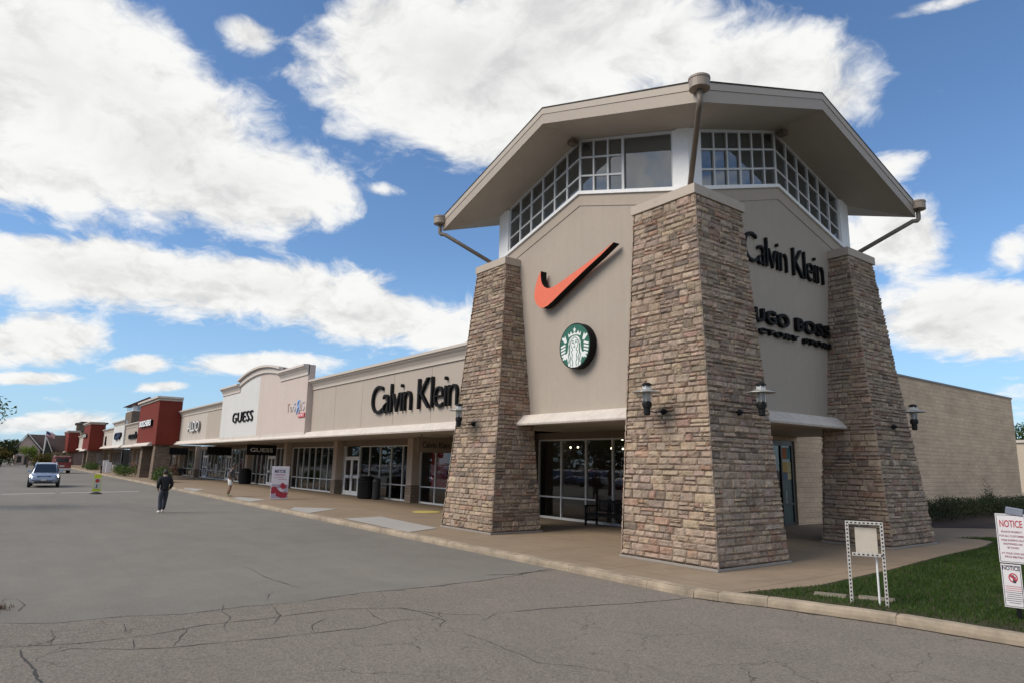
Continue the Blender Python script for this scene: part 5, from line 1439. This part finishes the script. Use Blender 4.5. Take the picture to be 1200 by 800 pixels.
# ------------------------------------------------------------------ signs and street furniture near the lawn
def notice_signs():
    base = at(1195.5, 726, 'z', .138)
    fw = Vector((CAM.x - base.x, CAM.y - base.y, 0)).normalized(); rt = Vector((-fw.y, fw.x, 0)); fw2 = (fw + rt * -.10).normalized(); rt = Vector((-fw2.y, fw2.x, 0)); up = Vector((0, 0, 1))
    dist = (base - CAM).dot(CD); m = lambda px: px / FPX * dist
    white = plain('white_sign_face', (.66, .64, .66), .5, vary=.05); red = plain('sign_red', (.42, .04, .06), .5); ink = plain('sign_ink', (.03, .03, .05), .5); mauve = plain('sign_mauve', (.30, .09, .14), .5)
    root = empty('notice_sign', base, 'white notice sign with red heading above a smaller sign on one black post', 'sign')
    mb = MB(); top = base + up * m(112); mb.tube([base - up * .1, top], .03, 10); mb.build('post', M_BLACK, root)
    mb = MB(); mb.obox(base + up * m(124) + rt * m(6), (rt - up * .16).normalized(), fw2, (up + rt * .16).normalized(), m(8.5), .06, m(4.2)); mb.tube([top, base + up * m(122) + rt * m(4)], .02, 6); mb.build('post_lamp', plain('grey_blue_box', (.18, .20, .25), .5), root, bevel=.02)
    def board(name, cx, cz, w, h, lift):
        c = base + rt * m(cx) + up * m(cz) + fw2 * lift
        mb = MB(); mb.obox(c, rt, fw2, up, m(w) / 2, .006, m(h) / 2); o = mb.build(name, white, root, bevel=.003)
        fr = MB(); hw, hh = m(w) / 2, m(h) / 2
        f0 = c + fw2 * .0075
        for (a, bb, dx, dz) in ((0, hh - .02, hw - .015, .003), (0, -hh + .02, hw - .015, .003), (-hw + .015, 0, .003, hh - .02), (hw - .015, 0, .003, hh - .02)): fr.obox(f0 + rt * a + up * bb, rt, fw2, up, dx, .001, dz)
        fr.build('border', ink, o)
        return c, f0, hw, hh, o
    c, f0, hw, hh, o = board('upper_board', 1.5, 92.5, 29.5, 57, .04)
    def line(text, zc, w, h, mt, bold=.0, par=o): letters('lettering', text, mt, mt, f0 - rt * w / 2 + up * (zc - h / 2), rt, w, h, .002, bold, parent=par)
    line('NOTICE', hh * .60, hw * 1.48, hh * .29, red, .012)
    for t, zc, w in (('PRIVATE PROPERTY', .27, 1.35), ('FOR ALL CUSTOMERS', .10, 1.66), ('WHILE SHOPPING ONLY', -.07, 1.5), ('UNAUTHORIZED CARS', -.22, 1.25), ('BE TOWED', -.37, .75), ('AT YOUR OWN RISK', -.60, 1.6), ('PROHIBITED', -.74, 1.2)):
        line(t, hh * zc, hw * w, hh * .075, mauve, .01)
    c, f0, hw, hh, o = board('lower_board', -3.0, 38.2, 19.5, 49, .045)
    line('NOTICE', hh * .82, hw * 1.7, hh * .20, ink, .02)
    mb = MB(); n = 28; cc = f0 + up * hh * .38 + rt * hw * .12; ro, ri = hw * .50, hw * .36
    for k in range(n):
        a, b2 = 2 * math.pi * k / n, 2 * math.pi * (k + 1) / n; q = lambda r, t: cc + rt * r * math.cos(t) * .92 + up * r * math.sin(t) * 1.1
        mb.sheet([q(ro, a), q(ro, b2), q(ri, b2), q(ri, a)])
    mb.obox(cc, (rt - up).normalized(), fw2, (rt + up).normalized(), ri * 1.0, .0008, .014); mb.build('prohibition_ring', red, o, recalc=False)
    mb = MB(); mb.obox(cc + rt * -.01 + up * .02, rt, fw2, up, ri * .5, .0006, .018); mb.obox(cc + rt * ri * .3 - up * .03, rt, fw2, up, .018, .0006, .045); mb.build('pictogram', ink, o)
    mb = MB(); mb2 = MB()
    for k in range(9):
        z = -.02 - k * .095; (mb if k < 3 else mb2).obox(f0 + up * hh * z + rt * hw * .05, rt, fw2, up, hw * (.80, .76, .8, .86, .7, .74, .8, .78, .6)[k], .0006, .0035)
    mb.build('red_small_print', red, o); mb2.build('dark_small_print', ink, o)


notice_signs()


def bare_frame():
    p1, p2 = at(998.5, 705.5, 'z', .15), at(1040, 709.5, 'z', .15)
    u = (p2 - p1); W = u.length; u.normalize(); nrm = Vector((u.y, -u.x, 0)); up = Vector((0, 0, 1)); dist = (p1 - CAM).dot(CD); m = lambda px: px / FPX * dist
    root = empty('sign_frame', p1.lerp(p2, .5), 'white perforated post frame holding a blank beige panel at the lawn edge', 'sign frame')
    H = m(90); wp = plain('chalky_white_metal', (.46, .445, .42), .6, vary=.08); hole = plain('punched_hole', (.012, .012, .012), .9); panel = plain('blank_beige_panel', (.50, .45, .38), .6, vary=.06)
    def bar(name, c, axis, ln):
        mb = MB(); other = up.cross(axis) if abs(axis.z) < .5 else u
        s2 = nrm
        mb.obox(c, axis, s2, axis.cross(s2), ln / 2, .022, .026); o = mb.build(name, wp, root, bevel=.004)
        hb = MB(); k = int(ln / .062)
        for i in range(k):
            q = c + axis * (-ln / 2 + (i + .5) * ln / k)
            hb.obox(q + s2 * .0225, axis, s2, axis.cross(s2), .015, .0008, .0115); hb.obox(q + axis.cross(s2) * .0265, axis, s2, axis.cross(s2), .013, .010, .0008)
            hb.obox(q - axis.cross(s2) * .0265, axis, s2, axis.cross(s2), .013, .010, .0008)
        hb.build('punched_holes', hole, o)
    bar('post', p1 + up * (H / 2 - .05), up, H + .1); bar('post', p2 + up * (H / 2 - .05), up, H + .1)
    bar('crossbar', p1.lerp(p2, .5) + up * (H + .02) , u, W + .05); bar('crossbar', p1.lerp(p2, .56) + up * (H * .615), u, W * .92)
    mb = MB(); c = p1.lerp(p2, .54) + up * (H * .79) - nrm * .05; mb.obox(c, (u + up * -.02).normalized(), nrm, up, W * .32, .008, H * .165); mb.build('blank_panel', panel, root, bevel=.004)
    mb = MB(); q = p1.lerp(p2, .80) - nrm * .08; mb.tube([q - up * .1, q + up * H * .64], .017, 8); mb.build('thin_pole', M_ALU, root)


bare_frame()


def bench(loc, rz, label, L=1.9):
    root = empty('slatted_bench', (0, 0, 0), label, 'bench')
    D = .62
    for x in (0, L):
        mb = MB()
        mb.box(x - .03, x + .03, 0, .06, 0, .68); mb.box(x - .03, x + .03, D - .06, D, 0, .92); mb.box(x - .035, x + .035, -.03, D, .68, .73); mb.box(x - .028, x + .028, .06, D - .06, .16, .21)
        for k in range(5): yy = .12 + k * .09; mb.box(x - .012, x + .012, yy - .012, yy + .012, .21, .68)
        mb.build('armrest', M_BLACK, root)
    mb = MB()
    for k in range(6): mb.box(.03, L - .03, .04 + k * .085, .04 + k * .085 + .065, .42, .45)
    mb.box(.03, L - .03, .02, .05, .36, .42); mb.build('seat', M_BLACK, root)
    mb = MB(); mb.box(.03, L - .03, D - .05, D - .01, .86, .92); mb.box(.03, L - .03, D - .05, D - .01, .50, .54)
    k = int(L / .085)
    for i in range(k): xx = .06 + i * (L - .12) / (k - 1); mb.box(xx - .022, xx + .022, D - .04, D - .02, .54, .86)
    mb.build('backrest', M_BLACK, root)
    root.location = loc; root.rotation_euler = (0, 0, rz)
    return root


bench((at(687.5, 615, 'z', GZ).x - .05, 5.08, GZ), 0, 'black slatted metal bench in front of the dark corner shop window', 2.1)
q = at(203, 557, 'z', GZ); bench((q.x - 1.0, q.y, GZ), math.radians(8), 'black bench far along the walk beside the beige shop', 2.4)


def bin_(loc, h, r, label, mat=None):
    root = empty('litter_bin', loc, label, 'bin'); x, y, z = loc
    mb = MB(); mb.lathe(loc, [(r * .86, 0), (r * .92, .05), (r * .92, h * .78)], 22); mb.build('liner', M_TRIM, root)
    mb = MB()
    for k in range(26):
        a = 2 * math.pi * k / 26; c = Vector((x + r * math.cos(a), y + r * math.sin(a), z)); t = Vector((-math.sin(a), math.cos(a), 0)); o = Vector((math.cos(a), math.sin(a), 0))
        mb.obox(c + Vector((0, 0, h * .42)), t, o, (0, 0, 1), r * .07, .008, h * .38)
    mb.build('slats', mat or M_BLACK, root)
    mb = MB(); mb.lathe(loc, [(r * 1.04, h * .80), (r * 1.06, h * .84), (r * .9, h * .93), (r * .45, h), (r * .40, h * .99), (r * .40, h * .90)], 22); mb.build('lid', mat or M_BLACK, root)


c = at(441, 583.5, 'z', GZ); bin_((c.x, 5.05, GZ), 1.30, .52, 'large black slatted litter bin by the white door of the beige shop')
c = at(451.5, 584, 'z', GZ); bin_((c.x + .5, 5.15, GZ), 1.22, .22, 'slim dark grey bin just beside the large black bin', plain('dark_grey_metal', (.05, .05, .055), .5))
c = at(281.5, 566.5, 'z', GZ); bin_((c.x, 4.9, GZ), 1.35, .5, 'black litter bin behind the person in white shorts')


def ad_board():
    b = at(326.5, 584, 'z', GZ + .01); fw = Vector((CAM.x - b.x, CAM.y - b.y, 0)).normalized(); rt = Vector((-fw.y, fw.x, 0)); up = Vector((0, 0, 1)); d = (b - CAM).dot(CD); m = lambda px: px / FPX * d
    root = empty('poster_stand', b, 'white standing poster box with red flowers on the walk', 'poster stand')
    w, h = m(19.5), m(37.5); base = plain('poster_white', (.58, .56, .62), .5, vary=.04)
    mb = MB(); mb.obox(b + up * h / 2, rt, fw, up, w / 2, .16, h / 2); mb.build('box', base, root, bevel=.01)
    f = b + fw * .162
    mb = MB(); mb.obox(f + up * h * .24, rt, fw, up, w * .47, .001, h * .21); lo = mb.build('flower_print', plain('print_grey', (.34, .30, .38), .5, vary=.3, scale=6), root)
    mb = MB(); rg = random.Random(9); red = plain('petal_red', (.30, .012, .03), .5, vary=.45, scale=14)
    for (a, z, r) in ((-.30, .30, .17), (-.36, .22, .12), (-.18, .25, .15), (.18, .40, .17), (.30, .38, .10), (-.05, .14, .15), (.12, .13, .17), (.30, .12, .16), (.40, .16, .09), (.02, .21, .08)):
        c = f + rt * a * w + up * z * h + fw * .002; n = 11
        mb.sheet([c + rt * w * r * (1 + .25 * math.cos(5 * t + a * 9)) * math.cos(t) + up * w * r * (1 + .25 * math.sin(4 * t + a * 5)) * math.sin(t) + fw * rg.uniform(0, .002) for t in [2 * math.pi * k / n for k in range(n)]])
    mb.build('red_flowers', red, lo, recalc=False)
    mb = MB()
    for (a, z, r) in ((.03, .30, .09), (.10, .26, .08), (.22, .27, .07)):
        c = f + rt * a * w + up * z * h + fw * .0045; mb.sheet([c + rt * w * r * math.cos(t) + up * w * r * .8 * math.sin(t) for t in [2 * math.pi * k / 10 for k in range(10)]])
    mb.build('pale_flowers', base, lo, recalc=False)
    ink = plain('poster_ink', (.06, .05, .12), .5)
    letters('lettering', 'METDE', ink, ink, f - rt * w * .34 + up * h * .80, rt, w * .62, h * .10, .002, .03, parent=root)
    mb = MB()
    for z, a, ww in ((.755, -.05, .3), (.725, 0, .28), (.66, -.1, .3), (.60, .12, .25)): mb.obox(f + up * h * z + rt * a * w, rt, fw, up, ww * w, .0012, h * .008)
    mb.build('small_print', plain('poster_print', (.40, .2, .28), .5), root)


ad_board()


def crossing_sign():
    b = at(112.3, 578.2, 'z', 0); root = empty('crossing_sign', b, 'yellow-green in-street crossing sign on a black rubber base in the drive', 'sign'); d = (b - CAM).dot(CD); m = lambda px: px / FPX * d
    yl = plain('fluorescent_yellow_green', (.55, .62, .02), .5, vary=.05); wh = plain('crossing_white', (.52, .54, .50), .5)
    mb = MB(); mb.lathe(b, [(m(6.6), 0), (m(6.4), .03), (m(4.2), m(1.9)), (m(1.2), m(2.6))], 24); o = mb.build('rubber_base', M_TYRE, root)
    x = b.x; Y = b.y; w = m(4.6); z0 = m(2.2); z1 = m(22.5)
    mb = MB(); mb.prism([(x, Y - w * .95, z0 + m(1)), (x, Y + w * .95, z0 + m(1)), (x, Y + w * .8, z1), (x, Y - w * .8, z1)], (-.03, 0, 0)); mb.build('panel', yl, root)
    mb = MB(); mb.sheet([(x + .004, Y - w * .8, m(6)), (x + .004, Y + w * .8, m(6)), (x + .004, Y + w * .74, m(18.2)), (x + .004, Y - w * .74, m(18.2))]); mb.build('white_field', wh, root)
    mb = MB(); mb.prism([(x + .006, Y + m(2.3) * math.cos(math.pi / 8 + k * math.pi / 4), m(15.2) + m(2.3) * math.sin(math.pi / 8 + k * math.pi / 4)) for k in range(8)], (.004, 0, 0)); mb.build('red_octagon', plain('octagon_red', (.42, .03, .03), .5), root)
    mb = MB(); c = Vector((x + .012, Y - m(.2), m(9))); mb.ball(c + Vector((0, 0, m(1.7))), m(.55), 8, 6, (.2, 1, 1)); mb.obox(c + Vector((0, 0, m(.4))), (1, 0, 0), (0, 1, 0), (0, 0, 1), .004, m(.5), m(.9)); mb.obox(c + Vector((0, m(.4), -m(1.2))), (1, 0, 0), Vector((0, .9, .4)).normalized(), Vector((0, -.4, .9)).normalized(), .004, m(.25), m(.9)); mb.obox(c + Vector((0, -m(.4), -m(1.2))), (1, 0, 0), Vector((0, .9, -.4)).normalized(), Vector((0, .4, .9)).normalized(), .004, m(.25), m(.9)); mb.build('walker_symbol', M_BLACK, root)


crossing_sign()


def far_furniture():
    wh = plain('display_white', (.76, .74, .76), .5, vary=.06)
    for (u0, u1, vt, vb, label) in ((120, 126, 539.2, 552.5, 'taller white display box on the walk by the far shrub'), (123.8, 129.4, 541.5, 553.2, 'shorter white display box on the walk by the far shrub'), (131.5, 135, 544, 549.5, 'small white display board behind the far shrub')):
        b = at((u0 + u1) / 2, vb, 'z', GZ); d = (b - CAM).dot(CD); w = (u1 - u0) / FPX * d; h = (vb - vt) / FPX * d
        mb = MB(); mb.box(b.x - .25, b.x, b.y - w / 2, b.y + w / 2, GZ, GZ + h); o = mb.build('display_box', wh, None, bevel=.03); tag(o, label, 'display box')
    b = at(118.3, 554, 'z', GZ); mb = MB(); mb.lathe((b.x, b.y, GZ), [(.09, 0), (.09, .95), (.05, 1.02)], 12); tag(mb.build('bollard', M_BLACK), 'black bollard beside the white display boxes', 'bollard')
    b = at(195.8, 556.5, 'z', GZ); root = empty('post_sign', (b.x, b.y, GZ), 'thin white post with a small plate behind the person in black', 'sign post'); d = (b - CAM).dot(CD); m = lambda px: px / FPX * d
    mb = MB(); mb.tube([(b.x, b.y, GZ), (b.x, b.y, GZ + m(20))], .035, 8); mb.build('post', M_WHITE, root)
    mb = MB(); mb.box(b.x + .04, b.x + .07, b.y - .14, b.y + .14, GZ + m(19), GZ + m(21.5)); mb.box(b.x + .04, b.x + .07, b.y - .13, b.y + .13, GZ + m(9.5), GZ + m(11.5)); mb.build('plate', wh, root)


far_furniture()


# ------------------------------------------------------------------ plants
def leaf_cloud(mb, blobs, n, size, rg, flat=.0):
    """small leaf quads scattered through the volume of several blobs ((centre), (radii))"""
    tot = sum(r[0] * r[1] * r[2] for _, r in blobs)
    for c, r in blobs:
        c = Vector(c)
        for _ in range(int(n * r[0] * r[1] * r[2] / tot)):
            d = Vector((rg.gauss(0, 1), rg.gauss(0, 1), rg.gauss(0, 1))).normalized(); t = rg.random() ** .38
            if mnoise.noise((c + d * 2.0) * 1.7) < -.18 and t > .6: continue
            p = c + Vector((d.x * r[0], d.y * r[1], d.z * r[2])) * t * (1 + .16 * mnoise.noise(d * 2.6 + c))
            a = Vector((rg.gauss(0, 1), rg.gauss(0, 1), rg.gauss(0, 1) * (1 - flat))).normalized(); b = a.orthogonal().normalized(); b = (b + a.cross(b) * rg.uniform(-1, 1)).normalized()
            s = size * rg.uniform(.6, 1.3); w = b * s * .42; l = a * s
            mb.add([p - l * .5, p + w * .5, p + l * .5, p - w * .5], [(0, 1, 2, 3)])


def tree(x, y, h, crown_r, label, mat, n=2600, leaf=.35, trunk_h=None, seed=0, group=None, squash=1.0, z0=0.0, name='tree'):
    rg = random.Random(seed + 100); th = trunk_h if trunk_h is not None else h * .3
    root = empty(name, (x, y, z0), label, 'tree', group)
    mb = MB(); tr = max(.05, h * .022)
    top = Vector((x + rg.uniform(-.2, .2), y, z0 + h * .72)); mb.tube([(x, y, z0 - .1), (x + rg.uniform(-.1, .1), y, z0 + th), top], [tr * 1.3, tr, tr * .35], 8)
    cz = z0 + (th + h) / 2; rz_ = (h - th) / 2 * squash
    blobs = []
    for k in range(9):
        a = rg.uniform(0, 6.28); e = rg.uniform(-.7, .9); rr = crown_r * rg.uniform(.35, .62) * math.cos(e * .9)
        c = (x + rr * math.cos(a), y + rr * math.sin(a), cz + rz_ * .62 * e); q = crown_r * rg.uniform(.36, .56); blobs.append((c, (q, q, q * .78 * max(.7, rz_ / crown_r))))
        mb.tube([(x, y, z0 + th * rg.uniform(.8, 1.3)), Vector(c)], tr * .45, 5, tr * .12)
    mb.build('trunk', M_BARK, root, smooth=True)
    lb = MB(); leaf_cloud(lb, blobs, n, leaf, rg); lb.build('crown', mat, root, recalc=False)
    return root


def bush(x, y, rx, ry, h, label, mat, n=900, leaf=.14, seed=0, group=None, z0=GZ, name='shrub'):
    rg = random.Random(seed + 500); mb = MB(); root = empty(name, (x, y, z0), label, 'shrub', group)
    blobs = [((x + rg.uniform(-.6, .6) * rx, y + rg.uniform(-.6, .6) * ry, z0 + h * rg.uniform(.35, .62)), (rx * .5, ry * .5, h * .42)) for _ in range(7)]
    leaf_cloud(mb, blobs, n, leaf, rg); mb.build('foliage', mat, root, recalc=False)
    mb = MB()
    for c, r in blobs: mb.tube([(x, y, z0 - .03), c], .02, 5, .008)
    mb.build('stem', M_BARK, root)
    return root


def plants():
    rg = random.Random(31)
    # clipped hedge along the flank
    root = empty('hedge', (-4.6, 26, GZ), 'dark clipped hedge along the foot of the block wall', 'hedge')
    mb = MB()
    L = 23.4; y0 = 17.5
    blobs = [((-4.35 + rg.uniform(-.5, .9), y0 + L * k / 70 + rg.uniform(-.2, .2), .17 + rg.uniform(.42, .62)), (.62, .5, .46)) for k in range(70)]
    leaf_cloud(mb, blobs, 36000, .085, rg)
    for k in range(9): leaf_cloud(mb, [((-4.2, y0 + rg.uniform(2, 20), 1.05), (.3, .35, .28))], 120, .08, rg)
    leaf_cloud(mb, [((-4.3, at(1158, 580, 'x', -4.3).y, 1.25), (.28, .4, .5)), ((-4.3, at(1157, 576, 'x', -4.3).y - .2, 1.75), (.12, .14, .45))], 260, .08, rg)
    mb.build('foliage', M_HEDGE, root, recalc=False)
    for k in range(40): yy = y0 + L * (k + .5) / 40; MB().tube([(-4.4, yy, .1), (-4.4 + rg.uniform(-.3, .3), yy + rg.uniform(-.3, .3), .8)], .025, 5, .01).build('stem', M_BARK, root)
    # beds at the foot of the red blocks
    for i, (u, v, rx, ry, h, lb) in enumerate(((137, 557, 3.8, 1.3, 1.3, 'low green shrub beside the white display boxes'), (177.5, 564, 2.9, 1.2, 1.35, 'low green shrub at the foot of the first red block, behind the person in black'), (99, 549.8, 3.8, 1.3, 1.4, 'low shrub at the foot of the second red block'))):
        b = at(u, v, 'z', GZ); bush(b.x, b.y + .8, rx, ry, h, lb, M_LEAF, 2600, .18, i, 'shrubs at the red blocks')
    for i, (u, v, lb) in enumerate(((140.5, 551.5, 'reddish upright grasses behind the low shrub by the display boxes'), (183, 553, 'reddish upright grasses against the stone pier of the first red block'))):
        b = at(u, v + 4, 'z', GZ); bush(b.x, b.y + 1.6, 1.8, .7, 1.7, lb, plain('seedhead_%d' % i, (.20, .11, .07), .8, vary=.3), 500, .2, 20 + i)
    # near tree whose branch enters at the picture edge
    tree(-29.5, -14.75, 6.3, 2.9, 'green street tree with a branch reaching in at the picture edge by the drive', M_LEAF, 3800, .17, 2.3, 3, squash=.9)
    # dry weeds at the drive edge
    b = at(1, 713, 'z', 0); mb = MB()
    for k in range(190):
        a = rg.uniform(0, 6.28); r = abs(rg.gauss(0, .12)); p = Vector((b.x + r * math.cos(a), b.y + r * math.sin(a) - .05, .0)); d = Vector((rg.uniform(-.6, .6), rg.uniform(-.6, .6), 1)).normalized(); h = rg.uniform(.03, .10); w = Vector((rg.uniform(-1, 1), rg.uniform(-1, 1), 0)).normalized() * .006
        mb.add([p - w, p + w, p + d * h], [(0, 1, 2)])
    tag(mb.build('dry_weeds', plain('dry_weed', (.11, .065, .04), .9, vary=.3), recalc=False), kind='stuff')
    # trees beyond the drive, at the picture edge
    for i, (u, vt, X, r, mt, lb) in enumerate(((-2, 512, -168, 4.2, M_LEAF_D, 'dark tall tree at the outer end of the clump beside the house'), (6, 514, -176, 3.2, M_LEAF_D, 'dark tree in the middle of the clump beside the house'), (14, 516, -192, 2.6, M_LEAF_D, 'dark tree touching the gable of the house'), (2, 527, -150, 2.4, M_LEAF_A, 'brownish low tree in front of the dark clump'))):
        t = at(u, vt, 'x', X); tree(X, t.y, max(3.5, t.z + 1.0), r, lb, mt, 2200, .55, .6, 40 + i, 'trees beside the house')
    for i, (u, vt, X, rx, h, mt, lb) in enumerate(((3, 538, -146, 2.6, 1.6, M_LEAF_D, 'low dark hedge clump under the brownish tree'), (46, 530, -150, 1.9, 2.4, M_LEAF_A, 'brownish-green tall shrub in front of the house roof'), (53, 530, -149, 1.9, 2.4, M_LEAF_A, 'green tall shrub beside the flagpole'), (68, 529, -152, 2.6, 2.7, M_LEAF_A, 'yellow-brown tall shrub above the red van'))):
        t = at(u, vt, 'x', X); bush(X, t.y, rx, rx * .9, h + max(0, t.z - h) , lb, mt, 900, .4, 60 + i, 'shrubs before the house', 0, name='tall_shrub')
    t = at(35.5, 519, 'x', -140); tree(-140, t.y, t.z + .5, 1.7, 'small bright green tree in front of the house gable', M_LEAF_Y, 1500, .3, 1.0, 77)
    # tree beyond the far wall at the other picture edge
    t = at(1196, 494, 'y', 100); tree(t.x + 1, 100, t.z + 1, 4, 'green tree beyond the far pale wall', M_LEAF, 1500, .5, 3, 88)
    # woods far behind the viewer, mirrored in the glass
    mb = MB()
    for k in range(84):
        x = -330 + k * 4.6; leaf_cloud(mb, [((x, -72 + rg.uniform(-5, 5), 7.0), (4.4, 4.0, rg.uniform(7.5, 10.5)))], 420, 1.6, rg)
    tag(mb.build('distant_woods', M_LEAF_D, recalc=False), kind='stuff')
    mb = MB()
    for k in range(34):
        y = -120 + k * 5.2; leaf_cloud(mb, [((-300 + rg.uniform(-12, 12), y, 2.6), (6, 5, rg.uniform(2.6, 3.6)))], 200, 1.6, rg)
    tag(mb.build('far_treeline', M_LEAF_D, recalc=False), kind='stuff')


plants()


# ------------------------------------------------------------------ far buildings
def far_buildings():
    X = -178.0
    ap, le, re_, rr = at(33, 508, 'x', X), at(16, 524.5, 'x', X), at(48.5, 527.5, 'x', X), at(80, 508, 'x', X)
    root = empty('gabled_house', (X - 4, ap.y, 0), 'pale gabled house with a brown roof at the end of the drive', 'house')
    wall = stucco('house_wall', (.60, .46, .40)); roof = plain('brown_roof', (.055, .038, .034), .9, vary=.2, scale=2); trim = plain('house_trim', (.75, .72, .66), .6)
    ez = (le.z + re_.z) / 2; yl, yr = le.y, re_.y; D = 9.0
    mb = MB(); mb.prism([(X, yl + .3, 0), (X, yr - .2, 0), (X, yr - .2, ez - .1), (X, ap.y, ap.z - .25), (X, yl + .3, ez - .1)], (-D, 0, 0)); mb.build('gable_wall', wall, root)
    # roof that turns and runs on to the side behind the gable
    mb = MB()
    mb.prism([(X + .5, yl - .2, ez - .25), (X + .5, ap.y, ap.z), (X + .5, ap.y, ap.z + .22), (X + .5, yl - .2, ez - .03)], (-D, 0, 0)); mb.prism([(X + .5, yr + .2, ez - .25), (X + .5, ap.y, ap.z), (X + .5, ap.y, ap.z + .22), (X + .5, yr + .2, ez - .03)], (-D, 0, 0))
    mb.prism([(X - 1.2, ap.y, ez - .2), (X - 5.2, ap.y, ap.z + .1), (X - 9.2, ap.y, ez - .2)], (0, rr.y - ap.y + 10, 0)); mb.build('roof', roof, root)
    mb = MB(); mb.box(X - 8.6, X - 1.8, ap.y + .2, rr.y + 9.5, 0, ez - .22); mb.build('wing_wall', wall, root)
    mb = MB()
    for (a, z0_, b2, z1_) in ((yl - .22, ez - .16, ap.y, ap.z + .1), (yr + .22, ez - .16, ap.y, ap.z + .1)):
        mb.prism([(X + .505, a, z0_ - .16), (X + .505, b2, z1_ - .16), (X + .505, b2, z1_ + .14), (X + .505, a, z0_ + .14)], (.06, 0, 0))
    mb.build('barge_board', trim, root)
    mb = MB(); mb.box(X + .003, X + .05, yl + .9, yl + 1.7, .5, 1.9); mb.build('window', M_CARGLASS, root)
    mb = MB(); mb.box(X + .003, X + .05, yl + 2.2, yl + 2.9, .1, 1.9); mb.build('door', M_DARKFRAME, root)
    mb = MB(); mb.box(X + .003, X + .12, yl + .4, yr - .3, 2.1, 2.35); mb.build('porch_band', trim, root)
    # small cross gable with white edges
    t = at(54.5, 511.5, 'x', X + 1.5); l, r = at(51.5, 528, 'x', X + 1.5), at(61, 529, 'x', X + 1.5)
    mb = MB(); mb.prism([(X + 1.5, l.y, 0), (X + 1.5, r.y, 0), (X + 1.5, r.y, r.z), (X + 1.5, t.y, t.z), (X + 1.5, l.y, l.z)], (-4, 0, 0)); dm = mb.build('dormer', plain('dark_green_shade', (.04, .05, .04), .9), root)
    mb = MB()
    for e in (l, r): mb.tube([Vector((X + 1.56, e.y, e.z)), Vector((X + 1.56, t.y, t.z))], .10, 4)
    mb.build('dormer_edge', trim, dm)
    # flagpole
    b = at(53, 546, 'x', -150); tp = at(54.3, 504.5, 'x', -150); root = empty('flagpole', (-150, tp.y, 0), 'white flagpole with a striped red and white flag before the house', 'flagpole')
    mb = MB(); mb.tube([(-150, tp.y, 0), (-150, tp.y, tp.z)], .07, 8, .04); mb.ball((-150, tp.y, tp.z + .08), .09, 8, 6); mb.build('pole', M_WHITE, root)
    e = at(64.5, 509, 'x', -150); fl = e.y - tp.y; fh = .95; mb = MB(); nx, nz = 16, 13
    P = lambda i, j: (-150 + .12 * math.sin(i * .7), tp.y + .06 + fl * i / nx, tp.z - .05 - fh * j / nz - .5 * (i / nx) ** 1.4 + .06 * math.sin(i * .8))
    for j in range(nz):
        for i in range(nx):
            mb.cur = (.035, .045, .13) if (i < nx * .4 and j < 7) else ((.40, .03, .04) if j % 2 == 0 else (.62, .6, .6)); mb.add([P(i, j), P(i + 1, j), P(i + 1, j + 1), P(i, j + 1)], [(0, 1, 2, 3)])
    mb.build('flag', attr_mat('flag_cloth', .8), root, recalc=False)
    # pale wall beyond the flank
    a = at(1192, 515, 'y', 78); root = empty('far_building', (a.x + 12, 82, 0), 'pale low building beyond the end of the block wall', 'building')
    mb = MB(); mb.box(a.x - 2, a.x + 40, 78, 90, 0, a.z - .3); mb.build('front_wall', stucco('far_wall', (.45, .38, .30)), root)
    mb = MB(); mb.box(a.x - 2.2, a.x + 40.2, 77.8, 90.2, a.z - .298, a.z); mb.build('coping', M_CORN, root)


far_buildings()
